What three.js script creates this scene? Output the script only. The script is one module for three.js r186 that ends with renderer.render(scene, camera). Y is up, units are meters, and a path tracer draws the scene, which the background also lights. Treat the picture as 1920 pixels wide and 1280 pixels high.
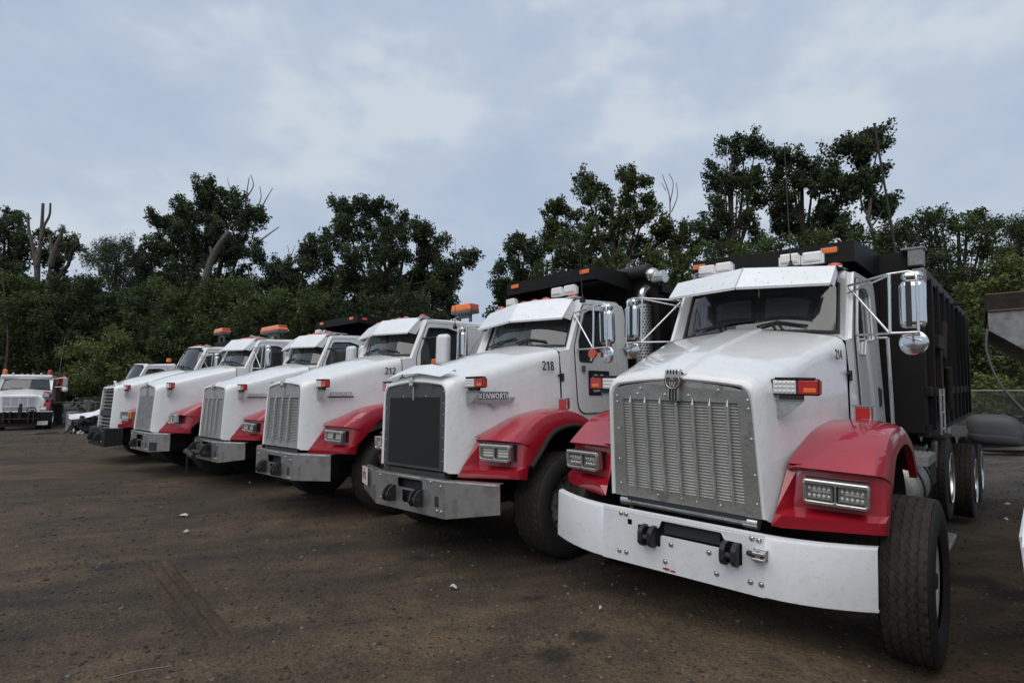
import * as THREE from 'three';
import { mergeGeometries, toCreasedNormals, mergeVertices } from 'three/addons/utils/BufferGeometryUtils.js';
import { RoundedBoxGeometry } from 'three/addons/geometries/RoundedBoxGeometry.js';
import { ImprovedNoise } from 'three/addons/math/ImprovedNoise.js';
import { TextGeometry } from 'three/addons/geometries/TextGeometry.js';
import { FontLoader } from 'three/addons/loaders/FontLoader.js';

// ---------- camera, renderer, sky, sun ----------
const RAD = Math.PI / 180;
const scene = new THREE.Scene();
const camera = new THREE.PerspectiveCamera(63.11, 1024 / 682, 0.05, 900);
camera.position.set(0, 1.709, 0);
camera.rotation.set(5.093 * RAD, 0, 0, 'YXZ');
const renderer = new THREE.WebGLRenderer({ antialias: true });
renderer.setSize(1024, 682);
renderer.toneMapping = THREE.LinearToneMapping;
renderer.toneMappingExposure = 1.36;
renderer.shadowMap.enabled = true;

const noise = new ImprovedNoise();
const fbm = (x, y, z, o = 5, g = 0.5) => { let s = 0, a = 1, n = 0; for (let i = 0; i < o; i++) { s += a * noise.noise(x, y, z); n += a; a *= g; x *= 2.03; y *= 2.03; z *= 2.03; } return s / n; };
const clamp = (x, a = 0, b = 1) => Math.min(b, Math.max(a, x));
const sm = (a, b, x) => { const t = clamp((x - a) / (b - a)); return t * t * (3 - 2 * t); };
const lerp = (a, b, t) => a + (b - a) * t;
const rng = (s) => () => { s |= 0; s = s + 0x6D2B79F5 | 0; let t = Math.imul(s ^ s >>> 15, 1 | s); t = t + Math.imul(t ^ t >>> 7, 61 | t) ^ t; return ((t ^ t >>> 14) >>> 0) / 4294967296; };

{ // overcast sky: soft cloud sheets with bluer gaps
  const W = 1536, H = 768, d = new Float32Array(W * H * 4);
  for (let j = 0; j < H; j++) for (let i = 0; i < W; i++) {
    const ph = (i + 0.5) / W * 2 * Math.PI - Math.PI, th = ((j + 0.5) / H - 0.5) * Math.PI;
    const y = Math.max(0, Math.sin(th)), c = Math.cos(th), X = c * Math.cos(ph), Z = c * Math.sin(ph);
    const k = 1 / (y + 0.22), u = X * k, v = Z * k;
    const sy = Math.sin(th), w = fbm(u * 0.7 + 3.1, v * 0.7, 7.7, 3);
    const iso = fbm(X * 4.2 + 1.7, sy * 7.5, Z * 4.2 + 5.5, 6, 0.56), iso2 = fbm(X * 1.6 + 8, sy * 2.6 + 3, Z * 1.6, 4);
    const n = 0.45 * fbm(u * 1.2 + w * 1.1 + 11, v * 1.4 + w, 2.2, 6, 0.55) + 0.75 * iso, n2 = iso2;
    const cover = sm(-0.30, 0.18, n + 0.7 * n2);
    const bright = sm(0.04, 0.36, n * 1.35 + 0.5 * n2);
    const hz = Math.exp(-y * 3.0);
    let r = lerp(0.41, 0.49, cover), g = lerp(0.495, 0.572, cover), b = lerp(0.65, 0.70, cover);
    r = lerp(r, 0.65, bright * 0.7); g = lerp(g, 0.71, bright * 0.7); b = lerp(b, 0.775, bright * 0.7);
    r = lerp(r, 0.50, hz * 0.4); g = lerp(g, 0.60, hz * 0.4); b = lerp(b, 0.70, hz * 0.4);
    r /= 1.36; g /= 1.36; b /= 1.37;
    const o = (j * W + i) * 4; d[o] = r; d[o + 1] = g; d[o + 2] = b; d[o + 3] = 1;
  }
  const t = new THREE.DataTexture(d, W, H, THREE.RGBAFormat, THREE.FloatType);
  t.mapping = THREE.EquirectangularReflectionMapping; t.magFilter = t.minFilter = THREE.LinearFilter; t.needsUpdate = true;
  scene.background = t; scene.environment = t;
}
const sun = new THREE.DirectionalLight(0xfff8ee, 1.5);
sun.position.set(-20, 58, 24); sun.target.position.set(0, 0, -10);
sun.castShadow = true; sun.shadow.radius = 130; sun.shadow.mapSize.set(2048, 2048);
Object.assign(sun.shadow.camera, { left: -50, right: 50, top: 50, bottom: -50, near: 1, far: 160 });
scene.add(sun, sun.target);

// ---------- helpers ----------
const V = (x, y, z) => new THREE.Vector3(x, y, z);
const used = {};
const numbered = (n) => { const k = used[n] = (used[n] ?? -1) + 1; return k ? `${n}_${String(k).padStart(3, '0')}` : n; };
function tag(o, label, category, group, kind) { o.name = numbered(o.name); if (label) o.userData.label = label; if (category) o.userData.category = category; if (group) o.userData.group = group; if (kind) o.userData.kind = kind; scene.add(o); return o; }
function grp(name, parent) { const g = new THREE.Group(); g.name = name; if (parent) parent.add(g); return g; }
function mesh(name, geo, mat, parent) {
  if (Array.isArray(geo)) geo = merge(geo);
  const m = new THREE.Mesh(geo, mat); m.name = name; m.castShadow = m.receiveShadow = true; if (parent) parent.add(m); return m;
}
function stuff(m) { m.userData.kind = 'stuff'; return m; }
function merge(list) {
  const a = list.filter(Boolean).map((g) => { let h = g.index ? g.toNonIndexed() : g; if (h === g) h = g.clone(); for (const k of Object.keys(h.attributes)) if (!['position', 'normal', 'uv'].includes(k)) h.deleteAttribute(k); if (!h.attributes.uv) h.setAttribute('uv', new THREE.BufferAttribute(new Float32Array(h.attributes.position.count * 2), 2)); return h; });
  return mergeGeometries(a);
}
const M4 = new THREE.Matrix4(), Q = new THREE.Quaternion(), E3 = new THREE.Euler();
function put(g, x = 0, y = 0, z = 0, rx = 0, ry = 0, rz = 0) { Q.setFromEuler(E3.set(rx, ry, rz, 'XYZ')); return g.applyMatrix4(M4.compose(V(x, y, z), Q, V(1, 1, 1))); }
const box = (w, h, d, x, y, z, rx, ry, rz) => put(new THREE.BoxGeometry(w, h, d), x, y, z, rx, ry, rz);
const rbox = (w, h, d, r, x, y, z, rx, ry, rz, s = 2) => put(new RoundedBoxGeometry(w, h, d, s, r), x, y, z, rx, ry, rz);
const cyl = (r1, r2, h, x, y, z, rx, ry, rz, n = 20, open = false) => put(new THREE.CylinderGeometry(r1, r2, h, n, 1, open), x, y, z, rx, ry, rz);
const ball = (r, x, y, z, sx = 1, sy = 1, sz = 1, n = 10) => { const g = new THREE.SphereGeometry(r, n, Math.max(6, n * 0.7 | 0)); g.scale(sx, sy, sz); return put(g, x, y, z); };
function rod(a, b, r, n = 8, r2 = r) { // straight bar between two points
  const A = V(...a), B = V(...b), D = B.clone().sub(A), L = D.length();
  const g = new THREE.CylinderGeometry(r2, r, L, n); Q.setFromUnitVectors(V(0, 1, 0), D.normalize());
  return g.applyMatrix4(M4.compose(A.add(B).multiplyScalar(0.5), Q, V(1, 1, 1)));
}
function tube(pts, r, n = 24, k = 8, closed = false, t = 0.5) { return new THREE.TubeGeometry(new THREE.CatmullRomCurve3(pts.map((p) => V(...p)), closed, 'catmullrom', t), n, r, k, closed); }
function poly(pts, r, k = 8) { return merge(pts.slice(1).map((p, i) => rod(pts[i], p, r, k)).concat(pts.slice(1, -1).map((p) => ball(r, ...p, 1, 1, 1, 8)))); }
function loft(rows, angle = 0.7, closed = false) { // rows of [x, y, z] points skinned with quads, uv in metres
  const nr = rows.length, nc = rows[0].length, p = [], uv = [], ix = [];
  const dist = (a, b) => Math.hypot(a[0] - b[0], a[1] - b[1], a[2] - b[2]);
  const vv = rows[0].map(() => 0);
  rows.forEach((r, i) => { let u = 0; r.forEach((q, j) => { if (j) u += dist(q, r[j - 1]); if (i) vv[j] += dist(q, rows[i - 1][j]); p.push(...q); uv.push(u, vv[j]); }); });
  const m = closed ? nc : nc - 1;
  for (let i = 0; i < nr - 1; i++) for (let j = 0; j < m; j++) { const a = i * nc + j, b = i * nc + (j + 1) % nc, c = a + nc, d = b + nc; ix.push(a, b, d, a, d, c); }
  let g = new THREE.BufferGeometry(); g.setAttribute('position', new THREE.Float32BufferAttribute(p, 3)); g.setAttribute('uv', new THREE.Float32BufferAttribute(uv, 2)); g.setIndex(ix);
  g = g.toNonIndexed(); g.computeVertexNormals();
  return toCreasedNormals(g, angle);
}
function shape(pts, holes = []) { const s = new THREE.Shape(pts.map((p) => new THREE.Vector2(...p))); for (const h of holes) s.holes.push(new THREE.Path(h.map((p) => new THREE.Vector2(...p)))); return s; }
function rrect(x0, y0, x1, y1, r, n = 4) { const o = []; for (const [cx, cy, a] of [[x1 - r, y1 - r, 0], [x0 + r, y1 - r, 1], [x0 + r, y0 + r, 2], [x1 - r, y0 + r, 3]]) for (let i = 0; i <= n; i++) { const t = (a + i / n) * Math.PI / 2; o.push([cx + r * Math.cos(t), cy + r * Math.sin(t)]); } return o; }
function roundPts(pts, r, n = 4) { // round the corners of a polygon
  const o = [], N = pts.length; r = Array.isArray(r) ? r : pts.map(() => r);
  pts.forEach((p, i) => { const a = pts[(i + N - 1) % N], b = pts[(i + 1) % N], la = Math.hypot(a[0] - p[0], a[1] - p[1]), lb = Math.hypot(b[0] - p[0], b[1] - p[1]); const k = Math.min(r[i], la * 0.48, lb * 0.48); if (k < 1e-4) { o.push(p); return; }
    const A = [p[0] + (a[0] - p[0]) / la * k, p[1] + (a[1] - p[1]) / la * k], B = [p[0] + (b[0] - p[0]) / lb * k, p[1] + (b[1] - p[1]) / lb * k];
    for (let j = 0; j <= n; j++) { const t = j / n, u = 1 - t; o.push([u * u * A[0] + 2 * u * t * p[0] + t * t * B[0], u * u * A[1] + 2 * u * t * p[1] + t * t * B[1]]); } });
  return o;
}
function extr(pts, depth, bevel = 0, holes = []) { return new THREE.ExtrudeGeometry(shape(pts, holes), { depth: depth - 2 * bevel, bevelEnabled: bevel > 0, bevelThickness: bevel, bevelSize: bevel, bevelOffset: -bevel, bevelSegments: 2, curveSegments: 6 }).translate(0, 0, bevel); }
function warp(g, f) { const p = g.attributes.position, v = V(0, 0, 0); for (let i = 0; i < p.count; i++) { v.fromBufferAttribute(p, i); f(v); p.setXYZ(i, v.x, v.y, v.z); } g.computeVertexNormals(); return g; }
function lathe(prof, n = 40) { return new THREE.LatheGeometry(prof.map((p) => new THREE.Vector2(...p)), n); } // around y
const F = Math.tan(63.11 / 2 * RAD), PITCH = 5.093 * RAD;
function at(px, py, d) { // the point of the place seen at a pixel of the 1920 x 1280 photograph, d metres ahead
  const a = (px - 960) / 640 * F, b = (640 - py) / 640 * F, c = Math.cos(PITCH), s = Math.sin(PITCH);
  const fz = c - b * s, k = d / fz; return [a * k, 1.709 + (s + b * c) * k, -d];
}

// ---------- textures and materials ----------
function tex(w, h, f, srgb = true, rep = 1) {
  const d = new Uint8Array(w * h * 4);
  for (let j = 0; j < h; j++) for (let i = 0; i < w; i++) { const c = f(i / w, j / h, i, j), o = (j * w + i) * 4; for (let k = 0; k < 3; k++) d[o + k] = clamp(c[k]) * 255; d[o + 3] = 255; }
  const t = new THREE.DataTexture(d, w, h); t.wrapS = t.wrapT = THREE.RepeatWrapping; t.magFilter = THREE.LinearFilter; t.minFilter = THREE.LinearMipmapLinearFilter; t.generateMipmaps = true;
  if (srgb) t.colorSpace = THREE.SRGBColorSpace; t.repeat.set(rep, rep); t.needsUpdate = true; return t;
}
// periodic value noise, so that tiles join
function tileNoise(seed, n) { const r = rng(seed), a = new Float32Array(n * n); for (let i = 0; i < a.length; i++) a[i] = r(); return (u, v) => { const x = u * n, y = v * n, i = Math.floor(x), j = Math.floor(y), fx = x - i, fy = y - j, sx = fx * fx * (3 - 2 * fx), sy = fy * fy * (3 - 2 * fy); const g = (p, q) => a[((q % n + n) % n) * n + ((p % n + n) % n)]; return lerp(lerp(g(i, j), g(i + 1, j), sx), lerp(g(i, j + 1), g(i + 1, j + 1), sx), sy); }; }
const tn = [4, 8, 16, 32, 64, 128, 256].map((n, i) => tileNoise(31 + i, n));
const tf = (u, v, a, b) => { let s = 0, k = 0, w = 1; for (let i = a; i < b; i++) { s += w * tn[i](u, v); k += w; w *= 0.62; } return s / k; };
const S = (r, g, b) => new THREE.Color().setRGB(r, g, b);
const mat = (c, rough, metal = 0, extra = {}) => new THREE.MeshPhysicalMaterial({ color: c, roughness: rough, metalness: metal, ...extra });
const paintT = tex(512, 512, (u, v) => { // paint film: fine speckle, faint road grime and drip spots
  const g = tf(u, v, 1, 5), f = tn[6](u, v), s = tn[5](u * 1, v * 1); let k = 0.93 + 0.05 * g + 0.03 * (f - 0.5); const dirt = sm(0.58, 0.85, tf(u + 0.37, v + 0.11, 3, 7)) * 0.05 + (s > 0.95 ? 0.05 : 0);
  return [k - dirt * 0.9, k - dirt, k - dirt * 1.25]; });
const bumpT = tex(256, 256, (u, v) => { const k = tf(u, v, 3, 7); return [k, k, k]; }, false);
const rustT = tex(512, 512, (u, v) => { const a = tf(u, v, 1, 6), b = tf(v + 0.3, u + 0.7, 2, 7), k = sm(0.5, 0.75, a); const g = 0.74 + 0.10 * (b - 0.5); return [lerp(g, 0.52, k * 0.32), lerp(g, 0.45, k * 0.32), lerp(g, 0.37, k * 0.32)]; });
const brushT = tex(256, 256, (u, v) => { const k = 0.78 + 0.22 * (tn[6](u * 0.25, v) * 0.6 + tf(u, v, 1, 4) * 0.5 - 0.3) - 0.14 * sm(0.62, 0.8, tf(v, u + 0.4, 1, 5)); return [k, k, k * 0.98]; });
const blackT = tex(256, 256, (u, v) => { const k = 0.05 + 0.03 * tf(u, v, 1, 7) + 0.12 * sm(0.68, 0.85, tf(u + 0.2, v + 0.5, 2, 6)); return [k * 1.06, k, k * 0.93]; });
const rubT = tex(256, 256, (u, v) => { const k = 0.09 + 0.12 * tf(u, v, 1, 7); return [k * 1.14, k, k * 0.86]; });
const wallT = tex(256, 256, (u, v) => { const k = 0.115 + 0.07 * tf(u, v, 2, 6); return [k, k, k * 1.02]; });
const galvT = tex(256, 256, (u, v) => { const k = 0.56 + 0.2 * (tf(u, v, 2, 5) - 0.5), r = 0.5 * sm(0.66, 0.8, tf(u + 0.6, v, 1, 5)); return [lerp(k, 0.38, r * 0.6), lerp(k, 0.3, r * 0.6), lerp(k, 0.24, r * 0.6)]; });
const barkT = tex(256, 256, (u, v) => { const k = 0.55 + 0.5 * (tf(u * 1, v * 0.25, 3, 7) - 0.5); return [k, k * 0.94, k * 0.86]; });
const MAT = {
  white: mat(S(0.80, 0.805, 0.80), 0.4, 0, { clearcoat: 1, clearcoatRoughness: 0.06, map: paintT, bumpMap: bumpT, bumpScale: 0.0003 }),
  white2: mat(S(0.74, 0.75, 0.77), 0.45, 0, { clearcoat: 0.4, clearcoatRoughness: 0.25, map: paintT }),
  red: mat(S(0.36, 0.006, 0.02), 0.4, 0, { clearcoat: 1, clearcoatRoughness: 0.05, map: paintT }),
  black: mat(S(1, 1, 1), 0.62, 0, { map: blackT, specularIntensity: 0.5 }),
  blackPlain: mat(S(0.012, 0.012, 0.013), 0.55),
  dark: mat(S(0.02, 0.02, 0.021), 0.8),
  chassis: mat(S(0.025, 0.023, 0.021), 0.75),
  gasket: mat(S(0.015, 0.015, 0.016), 0.6),
  chrome: mat(S(0.66, 0.67, 0.68), 0.16, 1),
  chromeWorn: mat(S(0.95, 0.95, 0.95), 0.26, 0.9, { map: brushT }),
  steel: mat(S(0.62, 0.62, 0.61), 0.42, 0.75, { map: brushT }), barAlu: mat(S(0.66, 0.66, 0.66), 0.4, 0.5, { map: brushT }),
  steelDull: mat(S(1.0, 1.0, 1.0), 0.22, 0.78, { map: rustT }),
  alu: mat(S(0.88, 0.89, 0.9), 0.42, 0.35, { map: paintT }),
  rawAlu: mat(S(0.62, 0.63, 0.64), 0.5, 0.8, { map: brushT }),
  whiteBumper: mat(S(0.80, 0.81, 0.83), 0.5, 0.2, { map: paintT, bumpMap: bumpT, bumpScale: 0.0006 }),
  rubber: mat(S(0.85, 0.85, 0.85), 0.92, 0, { map: rubT }),
  sidewall: mat(S(0.9, 0.9, 0.9), 0.75, 0, { map: wallT }),
  hub: mat(S(0.55, 0.55, 0.55), 0.5, 0.35, { map: brushT }),
  hubWhite: mat(S(0.62, 0.63, 0.64), 0.5, 0.3, { map: paintT }),
  glass: new THREE.MeshPhysicalMaterial({ color: S(0.50, 0.55, 0.55), roughness: 0.05, transmission: 0.94, thickness: 0, ior: 1.75 }),
  lensClear: new THREE.MeshPhysicalMaterial({ color: S(0.95, 0.95, 0.95), roughness: 0.05, transmission: 1, thickness: 0, ior: 1.5 }),
  reflector: mat(S(0.8, 0.79, 0.77), 0.28, 0.55),
  amber: mat(S(0.75, 0.16, 0.015), 0.3, 0, { clearcoat: 0.6 }),
  amberRed: mat(S(0.5, 0.06, 0.02), 0.3, 0, { clearcoat: 0.6 }),
  redLens: mat(S(0.42, 0.015, 0.015), 0.28, 0, { clearcoat: 0.7 }),
  scrap: mat(S(0.035, 0.03, 0.027), 0.7, 0.2, { map: barkT }), paper: mat(S(0.42, 0.41, 0.39), 0.8), milk: mat(S(0.72, 0.70, 0.66), 0.4, 0, { clearcoat: 0.4 }),
  vinyl: mat(S(0.03, 0.03, 0.032), 0.7),
  greyVinyl: mat(S(0.10, 0.10, 0.105), 0.7), cabin: mat(S(0.016, 0.016, 0.017), 0.9),
  tarp: mat(S(0.016, 0.016, 0.018), 0.65),
  galv: mat(S(0.8, 0.8, 0.8), 0.6, 0.5, { map: galvT }),
  rust: mat(S(0.09, 0.05, 0.03), 0.85),
  print: mat(S(0.015, 0.015, 0.016), 0.6),
  plast: mat(S(0.036, 0.04, 0.041), 0.55), plast2: mat(S(0.014, 0.016, 0.017), 0.6), rustPlate: mat(S(0.07, 0.056, 0.048), 0.85, 0.2, { map: barkT }), greyWood: mat(S(0.13, 0.11, 0.09), 0.9),
};
for (const k of ['white', 'white2', 'whiteBumper', 'alu']) MAT[k].map.repeat.set(0.8, 0.8);
const font = await new FontLoader().loadAsync('fonts/droid/droid_sans_bold.typeface.json');
const fontR = await new FontLoader().loadAsync('fonts/droid/droid_sans_regular.typeface.json');
function text(s, size, depth, f = font, sx = 1) { const g = new TextGeometry(s, { font: f, size, depth, height: depth, curveSegments: 3, bevelEnabled: false }); g.computeBoundingBox(); const b = g.boundingBox; g.translate(-(b.min.x + b.max.x) / 2, -(b.min.y + b.max.y) / 2, 0); g.scale(sx, 1, 1); return g; }

// ---------- truck parts ----------
const cache = {};
const once = (k, f) => cache[k] ?? (cache[k] = f());
function tyreGeo(R, w, tread) { // tread: blocks parted by zigzag grooves, as real relief
  const prof = [], half = w / 2, nA = 176, p = [];
  const side = [[-half * 0.80, R * 0.565], [-half * 0.97, R * 0.66], [-half, R * 0.78], [-half * 0.97, R * 0.89], [-half * 0.90, R * 0.955], [-half * 0.84, R * 0.985]];
  const nT = 34, across = [];
  for (let i = 0; i <= nT; i++) { const t = i / nT * 2 - 1; across.push([t * half * 0.82, R * (1 - 0.012 * t * t)]); }
  const rows = [];
  for (let a = 0; a <= nA; a++) {
    const th = a / nA * Math.PI * 2, row = [];
    const emit = (x, r) => row.push([x, r * Math.cos(th), r * Math.sin(th)]);
    across.forEach(([x, r]) => {
      let d = 0; const t = x / (half * 0.82);
      const zz = Math.abs(((a / 4) % 1) * 2 - 1) - 0.5;
      for (const g of tread) if (Math.abs(t - g - zz * 0.09) < 0.045) d = 0.011;
      if (a % 4 === 0 && Math.abs(t) < 0.98 && ((Math.floor((t + 1) * 3) + a / 4) % 2 === 0)) d = Math.max(d, 0.006);
      if (Math.abs(t) > 0.86 && (a % 8) < 2) d = Math.max(d, 0.009);
      emit(x, r - d);
    });
    rows.push(row);
  }
  const treadG = loft(rows, 0.35);
  const sideG = (s) => { const rs = []; for (let a = 0; a <= 64; a++) { const th = a / 64 * Math.PI * 2; rs.push(side.map(([x, r]) => [s * -x, r * Math.cos(th), r * Math.sin(th)])); } return loft(rs, 0.9); };
  return { tread: treadG, side: merge([sideG(1), sideG(-1)]) };
}
const TY = { steer: tyreGeo(0.53, 0.385, [-0.62, -0.22, 0.2, 0.6]), wide: tyreGeo(0.55, 0.31, [-0.62, -0.22, 0.2, 0.6]), rear: tyreGeo(0.52, 0.28, [-0.5, 0, 0.5]) };
function rimGeo(kind) { // axis along x, outer face toward +x
  return once('rim' + kind, () => {
    const R = 0.305, d = kind === 'steer' ? 0.02 : -0.11;
    const barrel = lathe([[R * 0.93, -0.14], [R * 0.93, 0.11], [R, 0.135], [R + 0.012, 0.15], [R + 0.004, 0.155], [R * 0.95, 0.145], [R * 0.9, 0.12], [R * 0.885, 0.02 + d]], 48);
    const holes = []; for (let i = 0; i < 10; i++) { const a = i / 10 * 6.283, h = []; for (let k = 0; k < 10; k++) h.push([0.215 * Math.cos(a) + 0.024 * Math.cos(k * 0.6283), 0.215 * Math.sin(a) + 0.024 * Math.sin(k * 0.6283)]); holes.push(h); }
    const disc = []; for (let i = 0; i < 48; i++) disc.push([R * 0.89 * Math.cos(i / 48 * 6.2832), R * 0.89 * Math.sin(i / 48 * 6.2832)]);
    const face = new THREE.ExtrudeGeometry(shape(disc, holes), { depth: 0.012, bevelEnabled: false }); put(face, 0, 0, 0, -Math.PI / 2, 0, 0); put(face, 0, d + 0.03, 0);
    warp(face, (v) => { const r = Math.hypot(v.x, v.z); v.y += 0.035 * (1 - sm(0.1, 0.26, r)); });
    return put(merge([barrel, face]), 0, 0, 0, 0, 0, -Math.PI / 2);
  });
}
function hubGeo(kind) {
  return once('hub' + kind, () => {
    const d = kind === 'steer' ? 0.085 : -0.02, g = [lathe([[0, d + 0.09], [0.05, d + 0.088], [0.062, d + 0.075], [0.07, d + 0.02], [0.11, d], [0.115, d - 0.06]], 24)];
    return put(merge(g), 0, 0, 0, 0, 0, -Math.PI / 2);
  });
}
function nutGeo(kind) { return once('nut' + kind, () => { const d = kind === 'steer' ? 0.075 : -0.035, g = []; for (let i = 0; i < 10; i++) { const a = (i + 0.5) / 10 * 6.283; g.push(cyl(0.013, 0.017, 0.05, 0.143 * Math.cos(a), d + 0.02, 0.143 * Math.sin(a), 0, 0, 0, 6)); } return put(merge(g), 0, 0, 0, 0, 0, -Math.PI / 2); }); }
function wheel(root, s, x, y, z, kind, opt = {}) {
  const w = grp('wheel', root); w.position.set(s * x, y, z); w.rotation.y = (s > 0 ? 0 : Math.PI) + (opt.steer ?? 0);
  w.rotation.x = 0;
  mesh('tyre_tread', TY[kind].tread, MAT.rubber, w); mesh('tyre_sidewall', TY[kind].side, MAT.sidewall, w);
  kind = kind === 'wide' ? 'steer' : kind; mesh('rim', rimGeo(kind), opt.white ? MAT.hubWhite : kind === 'rear' ? MAT.chromeWorn : MAT.hub, w); mesh('hub', hubGeo(kind), MAT.chassis, w); stuff(mesh('lug_nuts', nutGeo(kind), MAT.chrome, w)); if (opt.out) w.children.forEach((q) => { if (/rim|hub|lug/.test(q.name)) q.position.x = opt.out; });
  if (kind === 'rear') { mesh('inner_tyre', TY.rear.tread, MAT.rubber, w).position.x = -0.31; }
  return w;
}
function half(pts) { return pts.map(([x, y, z]) => [-x, y, z]).concat(pts.slice(0, -1).reverse()); }
function section(z, wb, yb, ws, ys, yc, zf) { // one cross-section of a bonnet, left bottom over the crown to right bottom
  const h = [[wb, yb], [lerp(wb, ws, 0.35), lerp(yb, ys - 0.12, 0.35)], [lerp(wb, ws, 0.7), lerp(yb, ys - 0.12, 0.7)], [ws, ys - 0.13], [ws - 0.006, ys - 0.075], [ws - 0.028, ys - 0.03], [ws - 0.07, ys]];
  for (const t of [0.85, 0.66, 0.45, 0.22, 0]) h.push([(ws - 0.07) * t, lerp(yc, ys, t * t * 0.65 + t * 0.35)]);
  return half(h.map(([x, y]) => [x, y, z + zf(y)]));
}
// amber or clear oval lamp on a base
function markerLight(root, x, y, z, ry = 0, m = MAT.amberRed) { const g = mesh('marker_light', once('ml', () => merge([ball(0.06, 0, 0.025, 0, 1.15, 0.55, 0.75, 12), ball(0.045, 0, 0.02, -0.05, 0.9, 0.6, 1, 10)])), m, root); g.position.set(x, y, z); g.rotation.y = ry; mesh('base', once('mlb', () => rbox(0.15, 0.02, 0.16, 0.008, 0, 0.004, -0.02)), MAT.chromeWorn, g); return g; }
function workLamp(root, x, y, z, ry = 0, w = 0.17, h = 0.1) {
  const g = grp('work_lamp', root); g.position.set(x, y, z); g.rotation.y = ry;
  mesh('housing', [rbox(w, h, 0.07, 0.012, 0, 0, -0.03), box(0.02, h * 0.9, 0.05, -w * 0.53, -0.02, -0.04), box(0.02, h * 0.9, 0.05, w * 0.53, -0.02, -0.04), box(w, 0.012, 0.06, 0, -h * 0.62, -0.03)], MAT.alu, g);
  mesh('lens', rbox(w * 0.84, h * 0.72, 0.012, 0.005, 0, 0, 0.008), MAT.milk, g); return g;
}
function bolt(root, x, y, z, r = 0.014, m = MAT.steelDull) { const b = mesh('bolt', once('bolt' + r, () => merge([ball(r, 0, 0, 0, 1, 1, 0.55, 8), cyl(r * 1.25, r * 1.25, 0.004, 0, 0, 0, Math.PI / 2, 0, 0, 10)])), m, root); b.position.set(x, y, z); return b; }
// pair of square lamps: clear LED half toward the grille, red and amber half outside, on a plate bracket
function turnSignal(root, s, x, y, z, w, h, ry, split = 0.55) {
  const g = grp('turn_signal', root); g.position.set(s * x, y, z); g.rotation.y = s * ry;
  const wc = w * split;
  mesh('housing', [rbox(w, h, 0.06, 0.016, 0, 0, -0.02), rbox(w * 0.5, 0.03, 0.05, 0.006, -s * w * 0.08, -h / 2 - 0.012, -0.02), box(w * 0.8, 0.012, 0.08, 0, h / 2 + 0.004, -0.015)], MAT.blackPlain, g);
  const c = mesh('clear_lens', rbox(wc * 0.86, h * 0.82, 0.016, 0.006, -s * (w / 2 - wc / 2 - 0.006), 0, 0.012), MAT.reflector, g);
  const dots = []; for (let i = 0; i < 5; i++) for (let j = 0; j < 3; j++) dots.push(ball(0.011, -s * (w / 2 - wc / 2 - 0.006) + (i - 2) * wc * 0.155, (j - 1) * h * 0.25, 0.02, 1, 1, 0.7, 6));
  stuff(mesh('led', dots, MAT.milk, c));
  const rw = w - wc; mesh('amber_lens', [rbox(rw * 0.86, h * 0.84, 0.016, 0.006, s * (w / 2 - rw / 2 - 0.004), 0, 0.013), box(0.012, h * 0.8, 0.05, s * (w / 2 + 0.001), 0, -0.015)], MAT.redLens, g);
  mesh('amber_insert', [rbox(rw * 0.55, h * 0.26, 0.01, 0.004, s * (w / 2 - rw * 0.45), -h * 0.18, 0.02)], MAT.amber, g);
  mesh('bracket', put(extr([[-s * 0.02, 0], [s * w * 0.62, 0], [s * w * 0.42, -0.06], [s * 0.03, -0.13], [-s * 0.02, -0.13]], 0.008, 0.002), -s * w * 0.44, -h / 2 - 0.035, -0.03), MAT.rawAlu, g);
  mesh('bracket_shelf', box(w * 0.6, 0.006, 0.09, -s * w * 0.14, -h / 2 - 0.032, -0.055), MAT.rawAlu, g);
  return g;
}
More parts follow.
